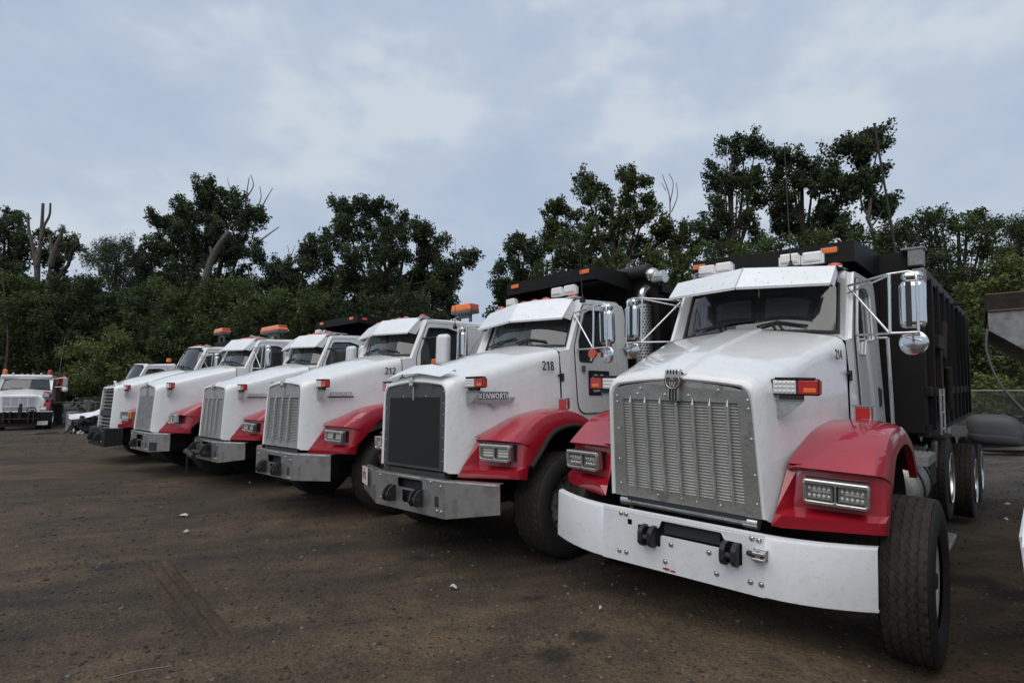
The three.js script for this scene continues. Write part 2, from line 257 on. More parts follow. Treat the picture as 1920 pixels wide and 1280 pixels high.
function headlight(root, s, c, led) { // c: four corners (inner top, outer top, outer bottom, inner bottom)
  const P = c.map((p) => V(s * p[0], p[1], p[2])), X = P[1].clone().add(P[2]).sub(P[0]).sub(P[3]).multiplyScalar(s / 2), Y = P[0].clone().add(P[1]).sub(P[2]).sub(P[3]).multiplyScalar(0.5);
  const w = X.length(), h = Y.length(), Zv = X.clone().cross(Y).normalize(); Y.copy(Zv.clone().cross(X)).normalize(); X.normalize();
  const g = grp('headlight', root); g.quaternion.setFromRotationMatrix(new THREE.Matrix4().makeBasis(X, Y, Zv)); g.position.copy(P[0].add(P[1]).add(P[2]).add(P[3]).multiplyScalar(0.25));
  const b = 0.016, hole = (x0, x1) => rrect(x0, -h / 2 + b * 1.5, x1, h / 2 - b * 1.6, 0.01, 2);
  mesh('bezel', [extr(rrect(-w / 2, -h / 2, w / 2, h / 2, 0.03), 0.045, 0.006, [hole(-w / 2 + b, -0.006), hole(0.006, w / 2 - b)]), rbox(w * 0.99, 0.026, 0.075, 0.012, 0, h / 2 - 0.008, 0.008), rbox(0.022, h * 0.9, 0.06, 0.008, w / 2 - 0.008, 0, 0.0), rbox(0.022, h * 0.9, 0.06, 0.008, -w / 2 + 0.008, 0, 0.0)], MAT.chromeWorn, g).position.z = 0.0;
  mesh('bowl', box(w * 0.96, h * 0.94, 0.13, 0, 0, -0.07), MAT.blackPlain, g);
  for (const k of [-1, 1]) {
    const lw = w / 2 - b * 1.9, lh = h - b * 3.6, cx = k * w / 4, L = grp('lamp', g); L.position.x = cx;
    mesh('reflector', [box(lw, lh, 0.01, 0, 0, 0.004), ...[-1, 1].flatMap((t) => [box(lw, 0.006, 0.018, 0, t * (lh / 2 - 0.006), 0.012), box(0.006, lh, 0.018, t * (lw / 2 - 0.005), 0, 0.012)])], led ? MAT.steel : MAT.chromeWorn, L);
    const d = []; if (led) { for (let i = 0; i < 5; i++) for (const j of [-1, 1]) d.push(ball(0.0125, (i - 2) * lw * 0.18, j * lh * 0.22 - 0.004, 0.012, 1, 1, 0.8, 8)); d.push(box(lw * 0.7, 0.008, 0.012, lw * 0.08, 0.004, 0.014)); for (let i = 0; i < 5; i++) d.push(box(0.008, lh * 0.2, 0.01, (i - 2) * lw * 0.18, lh * 0.36, 0.012)); } else for (let i = 0; i < 3; i++) d.push(rbox(lw * 0.8, lh * 0.2, 0.014, 0.006, 0, (i - 1) * lh * 0.28, 0.012));
    mesh('optics', d, led ? MAT.reflector : MAT.milk, L);
    mesh('lens', box(lw, lh, 0.004, 0, 0, 0.026), MAT.lensClear, L);
  }
  return g;
}
function mirror(root, s, x, y, z, h = 0.42, red = false) { // west coast mirror on a tube frame, with a round convex glass below
  const g = grp('mirror', root), m = (p) => [s * p[0], p[1], p[2]], r = 0.011;
  const xo = x, T = y + h / 2 + 0.06, B = y - h / 2 - 0.035, xi = 0.80, zi = -1.78;
  mesh('frame', [poly([m([xi, T - 0.03, zi]), m([x - 0.16, T, z + 0.02]), m([x - 0.02, T + 0.01, z + 0.01])], r), tube([m([x - 0.02, T + 0.01, z + 0.01]), m([x + 0.02, T - 0.01, z + 0.01]), m([x + 0.035, T - 0.07, z + 0.03]), m([x + 0.04, B, z + 0.05])], r, 16),
    poly([m([xi + 0.03, B + 0.01, zi + 0.06]), m([x - 0.16, B, z + 0.05]), m([x + 0.05, B, z + 0.05])], r), rod(m([x - 0.15, T, z + 0.02]), m([x - 0.15, B, z + 0.05]), r * 1.15), rod(m([xi + 0.01, T - 0.05, zi + 0.02]), m([x - 0.16, B + 0.01, z + 0.05]), r * 0.9), rod(m([xi, T - 0.1, zi + 0.02]), m([x - 0.15, T - 0.01, z + 0.02]), r * 0.8)], MAT.chromeWorn, g);
  mesh('shell', [rbox(0.185, h, 0.12, 0.058, s * xo, y, z - 0.02, 0, s * 0.12, 0, 5), rbox(0.15, 0.09, 0.1, 0.045, s * xo, y + h / 2 + 0.03, z - 0.02, 0, s * 0.12, 0, 5)], MAT.chrome, g);
  mesh('back_rib', [rbox(0.04, h * 0.9, 0.02, 0.006, s * (xo - 0.02), y, z + 0.04, 0, s * 0.12, 0)], MAT.gasket, g);
  mesh('convex_mirror', [put(lathe([[0, 0.018], [0.05, 0.016], [0.09, 0.008], [0.102, 0], [0.102, -0.008], [0, -0.012]], 28), s * xo, y - h / 2 - 0.115, z, Math.PI / 2, 0, s * 0.1), rod([s * xo, y - h / 2 - 0.02, z + 0.05], [s * xo, y - h / 2 - 0.11, z + 0.04], 0.008), rod([s * (xo - 0.07), y - h / 2 - 0.06, z + 0.03], [s * (xo + 0.06), y - h / 2 - 0.1, z + 0.03], 0.006)], MAT.chrome, g);
  if (red) mesh('side_lamp', cyl(0.052, 0.052, 0.035, s * (x - 0.16), B - 0.06, z + 0.05, Math.PI / 2, 0, 0, 20), MAT.amberRed, g);
  return g;
}
function moulded(root, s, x, y, z) { // white moulded mirror on a black arm
  const g = grp('mirror', root);
  const sh = new RoundedBoxGeometry(0.24, 0.50, 0.16, 4, 0.07); warp(sh, (v) => { v.x += -s * 0.03 * (0.25 - v.y); v.z *= 1 - 0.5 * sm(0.05, -0.1, v.z); });
  mesh('shell', put(sh, s * x, y, z, 0, s * 0.25, 0), MAT.white2, g); mesh('arm', [rod([s * 0.84, y - 0.24, -1.72], [s * (x + 0.02), y - 0.27, z], 0.026), rod([s * 0.84, y + 0.2, -1.8], [s * (x - 0.02), y + 0.22, z - 0.03], 0.014)], MAT.blackPlain, g);
  mesh('side_lamp', [rbox(0.09, 0.09, 0.05, 0.02, s * (x - 0.22), y - 0.17, z + 0.03)], MAT.amber, g); mesh('side_lamp_rim', rbox(0.105, 0.105, 0.03, 0.02, s * (x - 0.22), y - 0.17, z + 0.02), MAT.amberRed, g);
  return g;
}
function decal(root, name, s, px, py, pz, sz, dp, str, m = MAT.print, f = font, sx = 0.85, tilt = 0, yaw = 0) { const t = mesh(name, once('t' + str + sz + dp + sx, () => text(str, sz, dp, f, sx)), m, root); t.position.set(s * px, py, pz); t.rotation.set(0, s * (Math.PI / 2 - yaw), 0, 'YXZ'); t.rotateX(-tilt); return t; }
const SIDE = (y) => 0.903 - 0.052 * (y - 1.28); // the cab sides lean in a little

function truck(o) {
  const R = grp(o.name); R.rotation.order = 'YXZ'; R.position.set(o.pose[0], o.pose[5], o.pose[1]); R.rotation.set(o.pose[4] * RAD, o.pose[2] * RAD, o.pose[3] * RAD);
  tag(R, o.label, 'dump truck', 'white and red dump trucks parked in a row');
  const D = Object.assign({ wT: 0.557, wB: 0.575, yT: 1.728, yC: 1.80, yB: 0.90, zB: 0.03, fx: 0, fy: 0, hood: MAT.white, rear: -2.8 }, o.dim);
  const zf = (y) => D.zB * clamp((D.yT - y) / (D.yT - D.yB), 0, 1.2), z0 = () => 0, zh = (k) => (y) => zf(y) * k;
  // hood
  const st = [
    section(-0.09, D.wB - 0.002, D.yB, D.wT, D.yT + 0.03, D.yC, zf), section(0.004, D.wB, D.yB, D.wT + 0.001, D.yT + 0.032, D.yC + 0.002, zf), section(0.016, D.wB + 0.012, D.yB, D.wT + 0.014, D.yT + 0.045, D.yC + 0.016, zf), section(0.012, D.wB + 0.028, D.yB, D.wT + 0.03, D.yT + 0.06, D.yC + 0.036, zf),
    section(-0.02, D.wB + 0.045, D.yB - 0.02, D.wT + 0.05, D.yT + 0.085, D.yC + 0.07, zf), section(-0.12, D.wB + 0.085, D.yB - 0.03, D.wT + 0.075, D.yT + 0.115, D.yC + 0.115, zh(0.9)), section(-0.30, 0.71, 0.87, 0.668, 1.885, 1.985, zh(0.6)), section(-0.55, 0.75, 0.95, 0.705, 1.955, 2.065, zh(0.3)), section(-0.8, 0.775, 1.05, 0.745, 2.03, 2.135, z0), section(-1.1, 0.82, 1.15, 0.79, 2.11, 2.215, z0), section(-1.42, 0.86, 1.25, 0.845, 2.195, 2.285, z0)];
  const hg = [loft(st, 0.75)];
  if (o.spine) hg.push(loft([0.02, -0.06, -0.12, -0.4, -0.8, -1.2, -1.42].map((z, i) => { const y = [1.865, 1.90, 1.925, 2.025, 2.135, 2.235, 2.284][i], w = lerp(0.055, 0.15, i / 6), h = 0.014; return [[-w - 0.03, y - 0.02, z], [-w, y + h, z], [w, y + h, z], [w + 0.03, y - 0.02, z]]; }), 0.3));
  const hood = mesh('hood', hg, D.hood, R);
  mesh('hood_seam', [loft([section(-1.421, 0.863, 1.25, 0.848, 2.198, 2.288, z0), section(-1.435, 0.85, 1.25, 0.838, 2.19, 2.28, z0)], 0.75)], MAT.gasket, R);
  if (o.bugShield) mesh('bug_deflector', loft([[[-0.50, 1.85, 0.03], [-0.16, 1.90, 0.05], [0.16, 1.90, 0.05], [0.50, 1.85, 0.03]], [[-0.55, 1.925, -0.12], [-0.17, 2.0, -0.12], [0.17, 2.0, -0.12], [0.55, 1.925, -0.12]], [[-0.55, 1.90, -0.15], [-0.17, 1.97, -0.15], [0.17, 1.97, -0.15], [0.55, 1.90, -0.15]]], 0.2), MAT.alu, R);
  // grille
  const sh = (g, dz = 0) => warp(g, (v) => { v.z += zf(v.y) + dz; });
  const wAt = (y) => lerp(D.wB, D.wT, clamp((y - D.yB) / (D.yT - D.yB)));
  const out = [[-D.wB + 0.003, D.yB - 0.005], [D.wB - 0.003, D.yB - 0.005], [D.wT - 0.003, D.yT]]; for (let i = 1; i < 10; i++) { const t = 1 - i / 5; out.push([t * (D.wT - 0.03), lerp(D.yC, D.yT + 0.012, Math.abs(t) ** 1.6)]); } out.push([-D.wT + 0.003, D.yT]);
  const G = D.gr ?? { x: 0.475, y0: 0.935, y1: 1.645 };
  if (o.grille === 'horizontal') {
    const g = grp('grille', R); mesh('backing', sh(box(D.wB * 2, D.yC - D.yB + 0.02, 0.01, 0, (D.yC + D.yB) / 2, -0.07)), MAT.dark, g);
    for (let i = 0; i < 11; i++) { const y = D.yB + 0.05 + i * 0.083; if (i === 3 || i === 4) continue; mesh('slat', sh(rbox(wAt(y) * 2 - 0.02, 0.016, 0.02, 0.004, 0, y, -0.01, 0.2)), MAT.barAlu, g); }
    const n = mesh('name_plate', sh(rbox(wAt(1.2) * 2 - 0.04, 0.13, 0.02, 0.004, 0, D.yB + 0.34, -0.01)), MAT.blackPlain, g); mesh('lettering', put(text('MACK', 0.105, 0.012, font, 1.75), 0, D.yB + 0.34, 0.004), MAT.milk, n);
    mesh('ornament', [ball(0.035, 0, D.yC + 0.17, -0.11, 0.9, 0.9, 1.1), rbox(0.06, 0.05, 0.12, 0.02, 0, D.yC + 0.12, -0.16, -0.3), rod([0.02, D.yC + 0.13, -0.12], [0.025, D.yC + 0.06, -0.1], 0.013), rod([-0.02, D.yC + 0.13, -0.12], [-0.025, D.yC + 0.06, -0.1], 0.013), rod([0, D.yC + 0.1, -0.2], [0, D.yC + 0.06, -0.22], 0.018)], MAT.chrome, R);
  } else {
    const g = grp('grille', R), hole = [[-G.x, G.y0], [G.x, G.y0], [G.x - 0.012, G.y1], [-G.x + 0.012, G.y1]];
    mesh('surround', sh(put(new THREE.ExtrudeGeometry(shape(out, [hole]), { depth: 0.012, bevelEnabled: false }), 0, 0, -0.012)), o.grille === 'bugNet' ? MAT.netEdge : o.grilleMat ?? MAT.steel, g);
    mesh('core', sh(box(G.x * 2 + 0.06, G.y1 - G.y0 + 0.06, 0.01, 0, (G.y0 + G.y1) / 2, -0.075)), o.grille === 'plain' ? MAT.rawAlu : MAT.dark, g);
    if (o.grille === 'bugNet') { mesh('bug_screen', sh(box(G.x * 2, G.y1 - G.y0, 0.006, 0, (G.y0 + G.y1) / 2, -0.004)), MAT.net, g); for (let i = 0; i < 14; i++) { const t = i / 13; bolt(g, (i % 2 ? 1 : -1) * (wAt(lerp(0.95, 1.7, t)) - 0.03), lerp(0.95, 1.7, t), zf(lerp(0.95, 1.7, t)) + 0.003, 0.007, MAT.chromeWorn); } bolt(g, -0.2, 1.66, 0.004, 0.007, MAT.chromeWorn); bolt(g, 0.22, 1.66, 0.004, 0.007, MAT.chromeWorn); }
    else if (o.grille === 'plain') { mesh('winter_front', sh(box(G.x * 2 - 0.01, G.y1 - G.y0, 0.008, 0, (G.y0 + G.y1) / 2, -0.006)), MAT.galv, g); mesh('centre_strip', sh(box(0.03, D.yC - G.y1, 0.02, 0, (D.yC + G.y1) / 2, 0.006)), MAT.steel, g); }
    else { // louvres between the bars
      const n = Math.round((G.y1 - G.y0) / 0.0215), sl = []; for (let i = 0; i < n; i++) { const y = G.y0 + (i + 0.5) * (G.y1 - G.y0) / n; sl.push(box(G.x * 2, 0.011, 0.026, 0, y, -0.02, 0.75)); }
      stuff(mesh('louvres', sh(merge(sl)), o.grilleMat ?? MAT.barAlu, g));
      stuff(mesh('core_fins', sh(merge(Array.from({ length: 60 }, (_, i) => box(0.003, G.y1 - G.y0, 0.01, (i / 59 - 0.5) * 2 * G.x, (G.y0 + G.y1) / 2, -0.05)))), MAT.rust, g));
      for (const bx of o.bars) { const hi = G.y1 + 0.022, lo = G.y0 - 0.028; mesh('grille_bar', sh(merge([rod([bx, lo + 0.08, 0.018], [bx, hi - 0.05, 0.018], 0.0125, 8), rod([bx, hi - 0.05, 0.018], [bx, hi, 0.004], 0.0125, 8, 0.004), rod([bx, lo, 0.002], [bx, lo + 0.08, 0.018], 0.005, 8, 0.0125), box(0.012, hi - lo - 0.1, 0.02, bx, (hi + lo) / 2, 0.006)])), MAT.barAlu, g); }
      if (o.rivets) for (const [rx, ry] of [[-0.52, 1.67], [-0.52, 1.62], [-0.3, 1.735], [-0.33, 1.69], [0.1, 1.69], [0.33, 1.735], [0.535, 1.67], [0.535, 1.61], [-0.09, 1.69], [-0.52, 1.4], [-0.53, 1.15], [-0.53, 0.95], [0.545, 1.4], [0.555, 1.15], [0.56, 0.95], [-0.2, 0.9], [0.0, 0.9], [0.12, 0.895], [0.3, 0.9]]) bolt(g, rx, ry, zf(ry) + 0.001, 0.009, MAT.chromeWorn);
    }
  }
  if (o.emblem) { // upright badge on the grille crown
    const e = grp('badge', R); e.position.set(0, 1.765, 0.035);
    mesh('body', [rbox(0.125, 0.075, 0.075, 0.015, 0, 0.082, -0.02), extr([[-0.055, 0.06], [0.055, 0.06], [0.04, -0.12], [-0.04, -0.12]], 0.05, 0.006).translate(0, 0, -0.045)], MAT.chromeWorn, e);
    mesh('disc', [cyl(0.067, 0.067, 0.028, 0, 0.03, 0, Math.PI / 2, 0, 0, 28)], MAT.rust, e); mesh('ring', put(new THREE.TorusGeometry(0.056, 0.004, 6, 32), 0, 0.03, 0.014), MAT.chromeWorn, e);
    mesh('letters', [put(text('K', 0.038, 0.006), 0, 0.055, 0.013), put(text('W', 0.038, 0.006, font, 1.15), 0, 0.006, 0.013)], MAT.chromeWorn, e);
    stuff(mesh('stripes', [-0.024, 0, 0.024].map((x) => box(0.011, 0.085, 0.008, x, -0.072, 0.009)).concat([-0.036, -0.012, 0.012, 0.036].map((x) => box(0.01, 0.03, 0.006, x, 0.098, 0.018))), MAT.print, e));
  } else if (o.ornament) mesh('hood_ornament', [rbox(0.05, 0.09, 0.05, 0.014, 0, D.yC + 0.01, 0.03), rod([0, D.yC + 0.05, 0.03], [0.0, D.yC + 0.085, -0.06], 0.014), box(0.018, 0.17, 0.012, 0, D.yC - 0.1, 0.008), ball(0.03, 0, D.yC - 0.02, 0.04, 1, 1.3, 0.6)], MAT.chromeWorn, R);
  // lower front: cross tube and dark engine bay
  mesh('cross_tube', [cyl(0.035, 0.035, 1.06, 0, D.yB - 0.05, D.zB - 0.05, 0, 0, Math.PI / 2), cyl(0.045, 0.045, 0.1, 0.5, D.yB - 0.05, D.zB - 0.05, 0, 0, Math.PI / 2), cyl(0.045, 0.045, 0.1, -0.5, D.yB - 0.05, D.zB - 0.05, 0, 0, Math.PI / 2)], o.bumper === 'swept' ? MAT.steelDull : MAT.chassis, R);
  mesh('engine', [box(0.8, 0.9, 1.2, 0, 1.15, -0.85), box(0.95, 0.08, 0.3, 0, 0.86, -0.25)], MAT.dark, R);
  mesh('chassis_frame', [-1, 1].flatMap((s) => [box(0.09, 0.26, 8.2, s * 0.43, 0.80, -4.5), box(0.06, 0.3, 0.4, s * 0.45, 0.65, -0.42)]).concat([cyl(0.07, 0.07, 1.9, 0, 0.52, -1.09, 0, 0, Math.PI / 2, 12), box(0.16, 0.16, 1.6, 0, 0.47, -1.09), cyl(0.1, 0.1, 1.9, 0, 0.52, -6.48, 0, 0, Math.PI / 2, 12), cyl(0.1, 0.1, 1.9, 0, 0.52, -7.86, 0, 0, Math.PI / 2, 12), ball(0.24, 0, 0.53, -6.48), box(0.5, 0.25, 2.2, 0, 0.6, -2.3)]), MAT.chassis, R);
  // fenders
  const fr = [[[0.66, -0.06], [1.19, -0.30], [1.235, -0.46], 0.85, 0.86, 0.84], [[0.67, -0.045], [1.20, -0.30], [1.24, -0.47], 0.935, 0.935, 0.935], [[0.69, -0.26], [1.19, -0.375], [1.24, -0.49], 0.965, 0.962, 0.97], [[0.71, -0.29], [1.185, -0.385], [1.235, -0.62], 1.195, 1.185, 1.09], [[0.715, -0.295], [1.18, -0.355], [1.235, -0.65], 1.25, 1.235, 1.135]];
  const fs = [[[0.715, 1.225, -0.20], [1.185, 1.21, -0.30], [1.238, 1.115, -0.64]], [[0.725, 1.325, -0.47], [1.165, 1.365, -0.52], [1.235, 1.235, -0.76]], [[0.74, 1.425, -0.72], [1.16, 1.465, -0.76], [1.235, 1.305, -0.88]], [[0.775, 1.485, -0.98], [1.165, 1.495, -1.02], [1.24, 1.345, -1.10]], [[0.83, 1.50, -1.22], [1.175, 1.475, -1.25], [1.24, 1.325, -1.31]], [[0.86, 1.42, -1.48], [1.185, 1.37, -1.5], [1.24, 1.255, -1.49]], [[0.875, 1.25, -1.66], [1.195, 1.19, -1.66], [1.24, 1.13, -1.62]], [[0.875, 1.14, -1.73], [1.197, 1.09, -1.72], [1.24, 1.05, -1.68]]];
  const cr = (a, b, c, d, t) => 0.5 * (2 * b + (c - a) * t + (2 * a - 5 * b + 4 * c - d) * t * t + (3 * b - a - 3 * c + d) * t * t * t);
  const F3 = fr.slice(0, 4).map(([i, u, l, yi, yo, yl]) => [[i[0], yi, i[1]], [u[0], yo, u[1]], [l[0], yl, l[1]]]);
  for (let i = 0; i < fs.length - 1; i++) for (let k = 0; k < 5; k++) { const a = fs[Math.max(0, i - 1)], b = fs[i], c = fs[i + 1], d = fs[Math.min(fs.length - 1, i + 2)]; F3.push([0, 1, 2].map((p) => [0, 1, 2].map((q) => cr(a[p][q], b[p][q], c[p][q], d[p][q], k / 5)))); }
  F3.push(fs[fs.length - 1]);
  const fadj = (p) => [p[0] + (p[0] > 1.1 ? D.fx : 0), p[1] + D.fy * (1 - sm(0.9, 1.3, p[1])), p[2]];
  for (const s of [1, -1]) {
    const ED = [[0.66, 0.86, -0.06], [0.672, 0.935, -0.105], [0.677, 0.965, -0.125], [0.70, 1.195, -0.285], [0.705, 1.225, -0.305]], rows = F3.map(([a, b, c], ri) => { a = fadj(a); b = fadj(b); c = fadj(c); const q = []; if (ri < ED.length) q.push([ED[ri][0], ED[ri][1] + D.fy * (1 - sm(0.9, 1.3, ED[ri][1])), ED[ri][2]]); for (let i = ri < ED.length ? 1 : 0; i <= 5; i++) { const t = ri < ED.length && i === 1 ? 0.1 : i / 5; q.push([lerp(a[0], b[0], t), lerp(a[1], b[1], t) + 0.02 * Math.sin(t * Math.PI) * sm(1.2, 1.4, a[1]), lerp(a[2], b[2], t)]); } q.push([lerp(b[0], c[0], 0.45) + 0.016, lerp(b[1], c[1], 0.14), lerp(b[2], c[2], 0.22)], [lerp(b[0], c[0], 0.8) + 0.014, lerp(b[1], c[1], 0.5), lerp(b[2], c[2], 0.55)], c, [c[0] - 0.05, c[1], c[2] - 0.005 * Math.sign(c[2] + 1.09)]); return q.map((p) => [s * p[0], p[1], p[2]]); });
    const f = mesh('fender', loft(rows, 0.5), MAT.red, R);
    if (o.flare) mesh('rubber_flare', tube(F3.slice(2).map((r) => { const c = fadj(r[2]); return [s * (c[0] + 0.012), c[1] - 0.012, c[2] + 0.016 * Math.sign(-1.09 - c[2])]; }), 0.026, 60, 6), MAT.rubber, f);
    mesh('wheel_well', loft(Array.from({ length: 15 }, (_, i) => { const t = (0.13 + 0.80 * i / 14) * Math.PI, r = 0.84; return [[s * 0.5, 0.56 + r * Math.sin(t), -1.09 + r * Math.cos(t) * 0.86], [s * 1.2, 0.50 + (r - 0.03) * Math.sin(t), -1.09 + r * Math.cos(t) * 0.82]]; }), 0.8), MAT.dark, R);
    if (o.hl) headlight(R, s, o.hl, o.led);
    turnSignal(R, s, ...(o.sig ?? [0.80, 1.782, -0.17, 0.25, 0.105, 0.15]));
    if (o.bigLamp) { const L = grp('headlight', R); L.position.set(s * 0.91, 1.12, -0.17); L.rotation.y = s * 0.22; mesh('bezel', extr(rrect(-0.19, -0.11, 0.19, 0.11, 0.02), 0.04, 0.006, [rrect(-0.165, -0.085, 0.165, 0.085, 0.015)]), MAT.chromeWorn, L); mesh('reflector', [box(0.34, 0.18, 0.01, 0, 0, 0.005)], MAT.steel, L); mesh('lamp_insert', rbox(0.25, 0.06, 0.01, 0.004, 0, -0.03, 0.016), MAT.milk, L); mesh('lens', box(0.33, 0.17, 0.004, 0, 0, 0.03), MAT.lensClear, L); mesh('side_marker', rbox(0.06, 0.16, 0.04, 0.01, s * 0.225, 0.02, 0.0), MAT.amber, L); }
    // red square lamp standing at the back of the fender
    if (o.fenderLamp !== false) { const L = grp('fender_lamp', R); L.position.set(s * (D.fl ?? 1.0), 1.555, -1.30); mesh('housing', [rbox(0.125, 0.115, 0.05, 0.012, 0, 0, -0.01), box(0.06, 0.07, 0.03, 0, -0.08, -0.01), box(0.15, 0.012, 0.07, 0, 0.06, 0)], MAT.chromeWorn, L); mesh('lens', [rbox(0.1, 0.09, 0.012, 0.006, 0, 0, 0.02), box(0.012, 0.09, 0.04, s * 0.06, 0, -0.01)], MAT.redLens, L); }
    const fw = s > 0 && o.frontWheel; wheel(R, s, ...(fw || [1.09, 0.53, -1.09, 'steer']), { out: fw ? -0.05 : 0, white: o.whiteRims, steer: o.steer ?? 0 });
    for (const z of [-6.48, -7.86]) wheel(R, s, 1.13 + (o.rearDy ? 0.1 : 0), 0.52 + (o.rearDy ?? 0), z, 'rear', {});
  }
  // bumper
  const B = grp('bumper', R);
  if (o.bumper === 'swept') {
    const y0 = 0.36, y1 = 0.765, zc = 0.015; B.rotation.y = 0.055; B.rotation.z = -0.012;
    const face = extr([[-0.62, y0], [0.62, y0], [0.62, y1], [-0.62, y1]], 0.012, 0, [rrect(-0.405, 0.655, -0.365, 0.70, 0.006, 2), roundPts([[-0.315, 0.675], [-0.315, 0.535], [-0.125, 0.535], [-0.125, 0.625], [0.33, 0.625], [0.33, 0.535], [0.475, 0.535], [0.475, 0.69], [0.35, 0.69], [0.33, 0.735], [-0.12, 0.735], [-0.14, 0.675]], 0.012, 2)]).translate(0, 0, zc - 0.012);
    const path = [[0.62, 0], [0.72, -0.010], [0.84, -0.038], [0.96, -0.082], [1.08, -0.142], [1.17, -0.195], [1.235, -0.24]], sec = [[y0 + 0.01, -0.05], [y0, -0.012], [y0 + 0.006, 0], [y1 - 0.02, 0], [y1 - 0.006, -0.006], [y1, -0.018], [y1 + 0.001, -0.07]];
    const wing = (s) => loft(path.map(([x, z]) => sec.map(([y, dz]) => [s * x, y, zc + z + dz])), 0.5), top = loft([-0.62, 0.62].map((x) => [[y1 - 0.014, 0], [y1 - 0.004, -0.006], [y1, -0.018], [y1 + 0.001, -0.07]].map(([y, dz]) => [x, y, zc + dz + (dz === 0 ? 0.002 : 0.0)])), 0.5);
    mesh('face_plate', merge([face, wing(1), wing(-1), top]), MAT.whiteBumper, B);
    mesh('backing', [box(1.1, 0.36, 0.02, 0, 0.56, zc - 0.1), box(0.42, 0.09, 0.03, 0.1, 0.68, zc - 0.05)], MAT.dark, B);
    for (const [bx, by, d] of [[-0.46, 0.735, 0], [-0.415, 0.735, 0], [0.585, 0.735, 0], [0.54, 0.74, 0], [-0.47, 0.44, 1], [-0.41, 0.44, 1], [0.53, 0.445, 1], [0.60, 0.445, 1], [-0.04, 0.575, 1], [0.245, 0.58, 1], [-0.085, 0.44, 1], [0.30, 0.445, 1]]) bolt(B, bx, by, zc + 0.004, 0.015, d ? MAT.steelDull : MAT.chromeWorn);
    for (const hx of [-0.21, 0.405]) { const h = grp('tow_hook', B); for (const k of [-1, 1]) mesh('hook_plate', put(extr(roundPts([[0, -0.075], [0.07, -0.075], [0.115, -0.04], [0.115, 0.045], [0.07, 0.08], [0, 0.08]], 0.012, 2), 0.036, 0.004), hx + k * 0.038 + 0.018, 0.61, zc - 0.01, 0, -Math.PI / 2, 0), MAT.blackPlain, h); mesh('pin', cyl(0.02, 0.02, 0.12, hx, 0.61, zc + 0.075, 0, 0, Math.PI / 2), MAT.chassis, h); }
    { const h = grp('pintle_shackle', B); mesh('clevis', [rbox(0.075, 0.02, 0.1, 0.006, 0.60, 0.665, zc + 0.04), rbox(0.075, 0.02, 0.1, 0.006, 0.60, 0.625, zc + 0.04), rbox(0.09, 0.08, 0.02, 0.006, 0.60, 0.645, zc + 0.008), cyl(0.016, 0.016, 0.075, 0.595, 0.645, zc + 0.07)], MAT.steelDull, h); mesh('pin', rod([0.52, 0.645, zc + 0.03], [0.6, 0.645, zc + 0.06], 0.018), MAT.chassis, h); }
    mesh('paint_scuff', [put(new THREE.CircleGeometry(0.018, 12).scale(1.6, 0.5, 1), -0.075, 0.388, zc + 0.0045), put(new THREE.CircleGeometry(0.014, 12).scale(1.6, 0.5, 1), -0.025, 0.383, zc + 0.0045)], MAT.redLens, B);
  } else {
    const b = o.bump ?? {}, y1 = b.y1 ?? 0.838, y0 = b.y0 ?? 0.468, ye = b.ye ?? 0.545, zc = b.zc ?? 0.10, w = b.w ?? 0.63, we = b.we ?? 1.22, ze = -0.11, m = b.mat ?? MAT.steelDull;
    const holes = b.holes ?? [rrect(-0.2, 0.70, 0.26, 0.80, 0.03), rrect(-0.11, 0.55, 0.16, 0.68, 0.02)];
    mesh('face_plate', [extr([[-w, y0], [w, y0], [w, y1], [-w, y1]], 0.01, 0, holes).translate(0, 0, zc - 0.01), ...[1, -1].map((s) => loft([[[s * w, y0, zc], [s * w, y1, zc]], [[s * we, ye, ze], [s * we, y1 + 0.004, ze]], [[s * we - s * 0.005, ye, ze - 0.012], [s * we - s * 0.005, y1 + 0.004, ze - 0.012]], [[s * w, y0, zc - 0.012], [s * w, y1, zc - 0.012]]], 0.2))], m, B);
    mesh('top_flange', loft([[-we, ze], [-w, zc], [w, zc], [we, ze]].map(([x, z]) => [[x, y1 - 0.014, z + 0.004], [x, y1 + 0.004, z + 0.002], [x * 0.985, y1 + 0.006, z - 0.075]]), 0.6), b.top ?? MAT.chromeWorn, B);
    mesh('backing', box(1.15, 0.3, 0.02, 0, 0.65, zc - 0.09), MAT.dark, B);
    for (const [bx, by] of [[-0.55, 0.79], [0.56, 0.77], [-0.52, 0.55], [-0.45, 0.55], [0.5, 0.53], [0.57, 0.53], [0.4, 0.80]]) bolt(B, bx, by, zc + 0.003, 0.014, MAT.steelDull);
    mesh('slot_cover', [rrect(0.47, 0.57, 0.53, 0.67, 0.008)].map((p) => extr(p, 0.004).translate(0, 0, zc + 0.001)), MAT.dark, B);
    for (const hx of b.hooks ?? [-0.28, 0.22]) { const h = grp('tow_hook', B); for (const k of [-1, 1]) mesh('hook_plate', put(extr(roundPts([[-0.03, -0.085], [0.09, -0.085], [0.12, -0.03], [0.09, 0.045], [0.04, 0.085], [-0.03, 0.085]], 0.014, 2), 0.026, 0.004), hx + k * 0.04 + 0.013, 0.63, zc, 0, -Math.PI / 2, 0), MAT.blackPlain, h); mesh('pin', cyl(0.018, 0.018, 0.13, hx, 0.62, zc + 0.07, 0, 0, Math.PI / 2), MAT.chassis, h); }
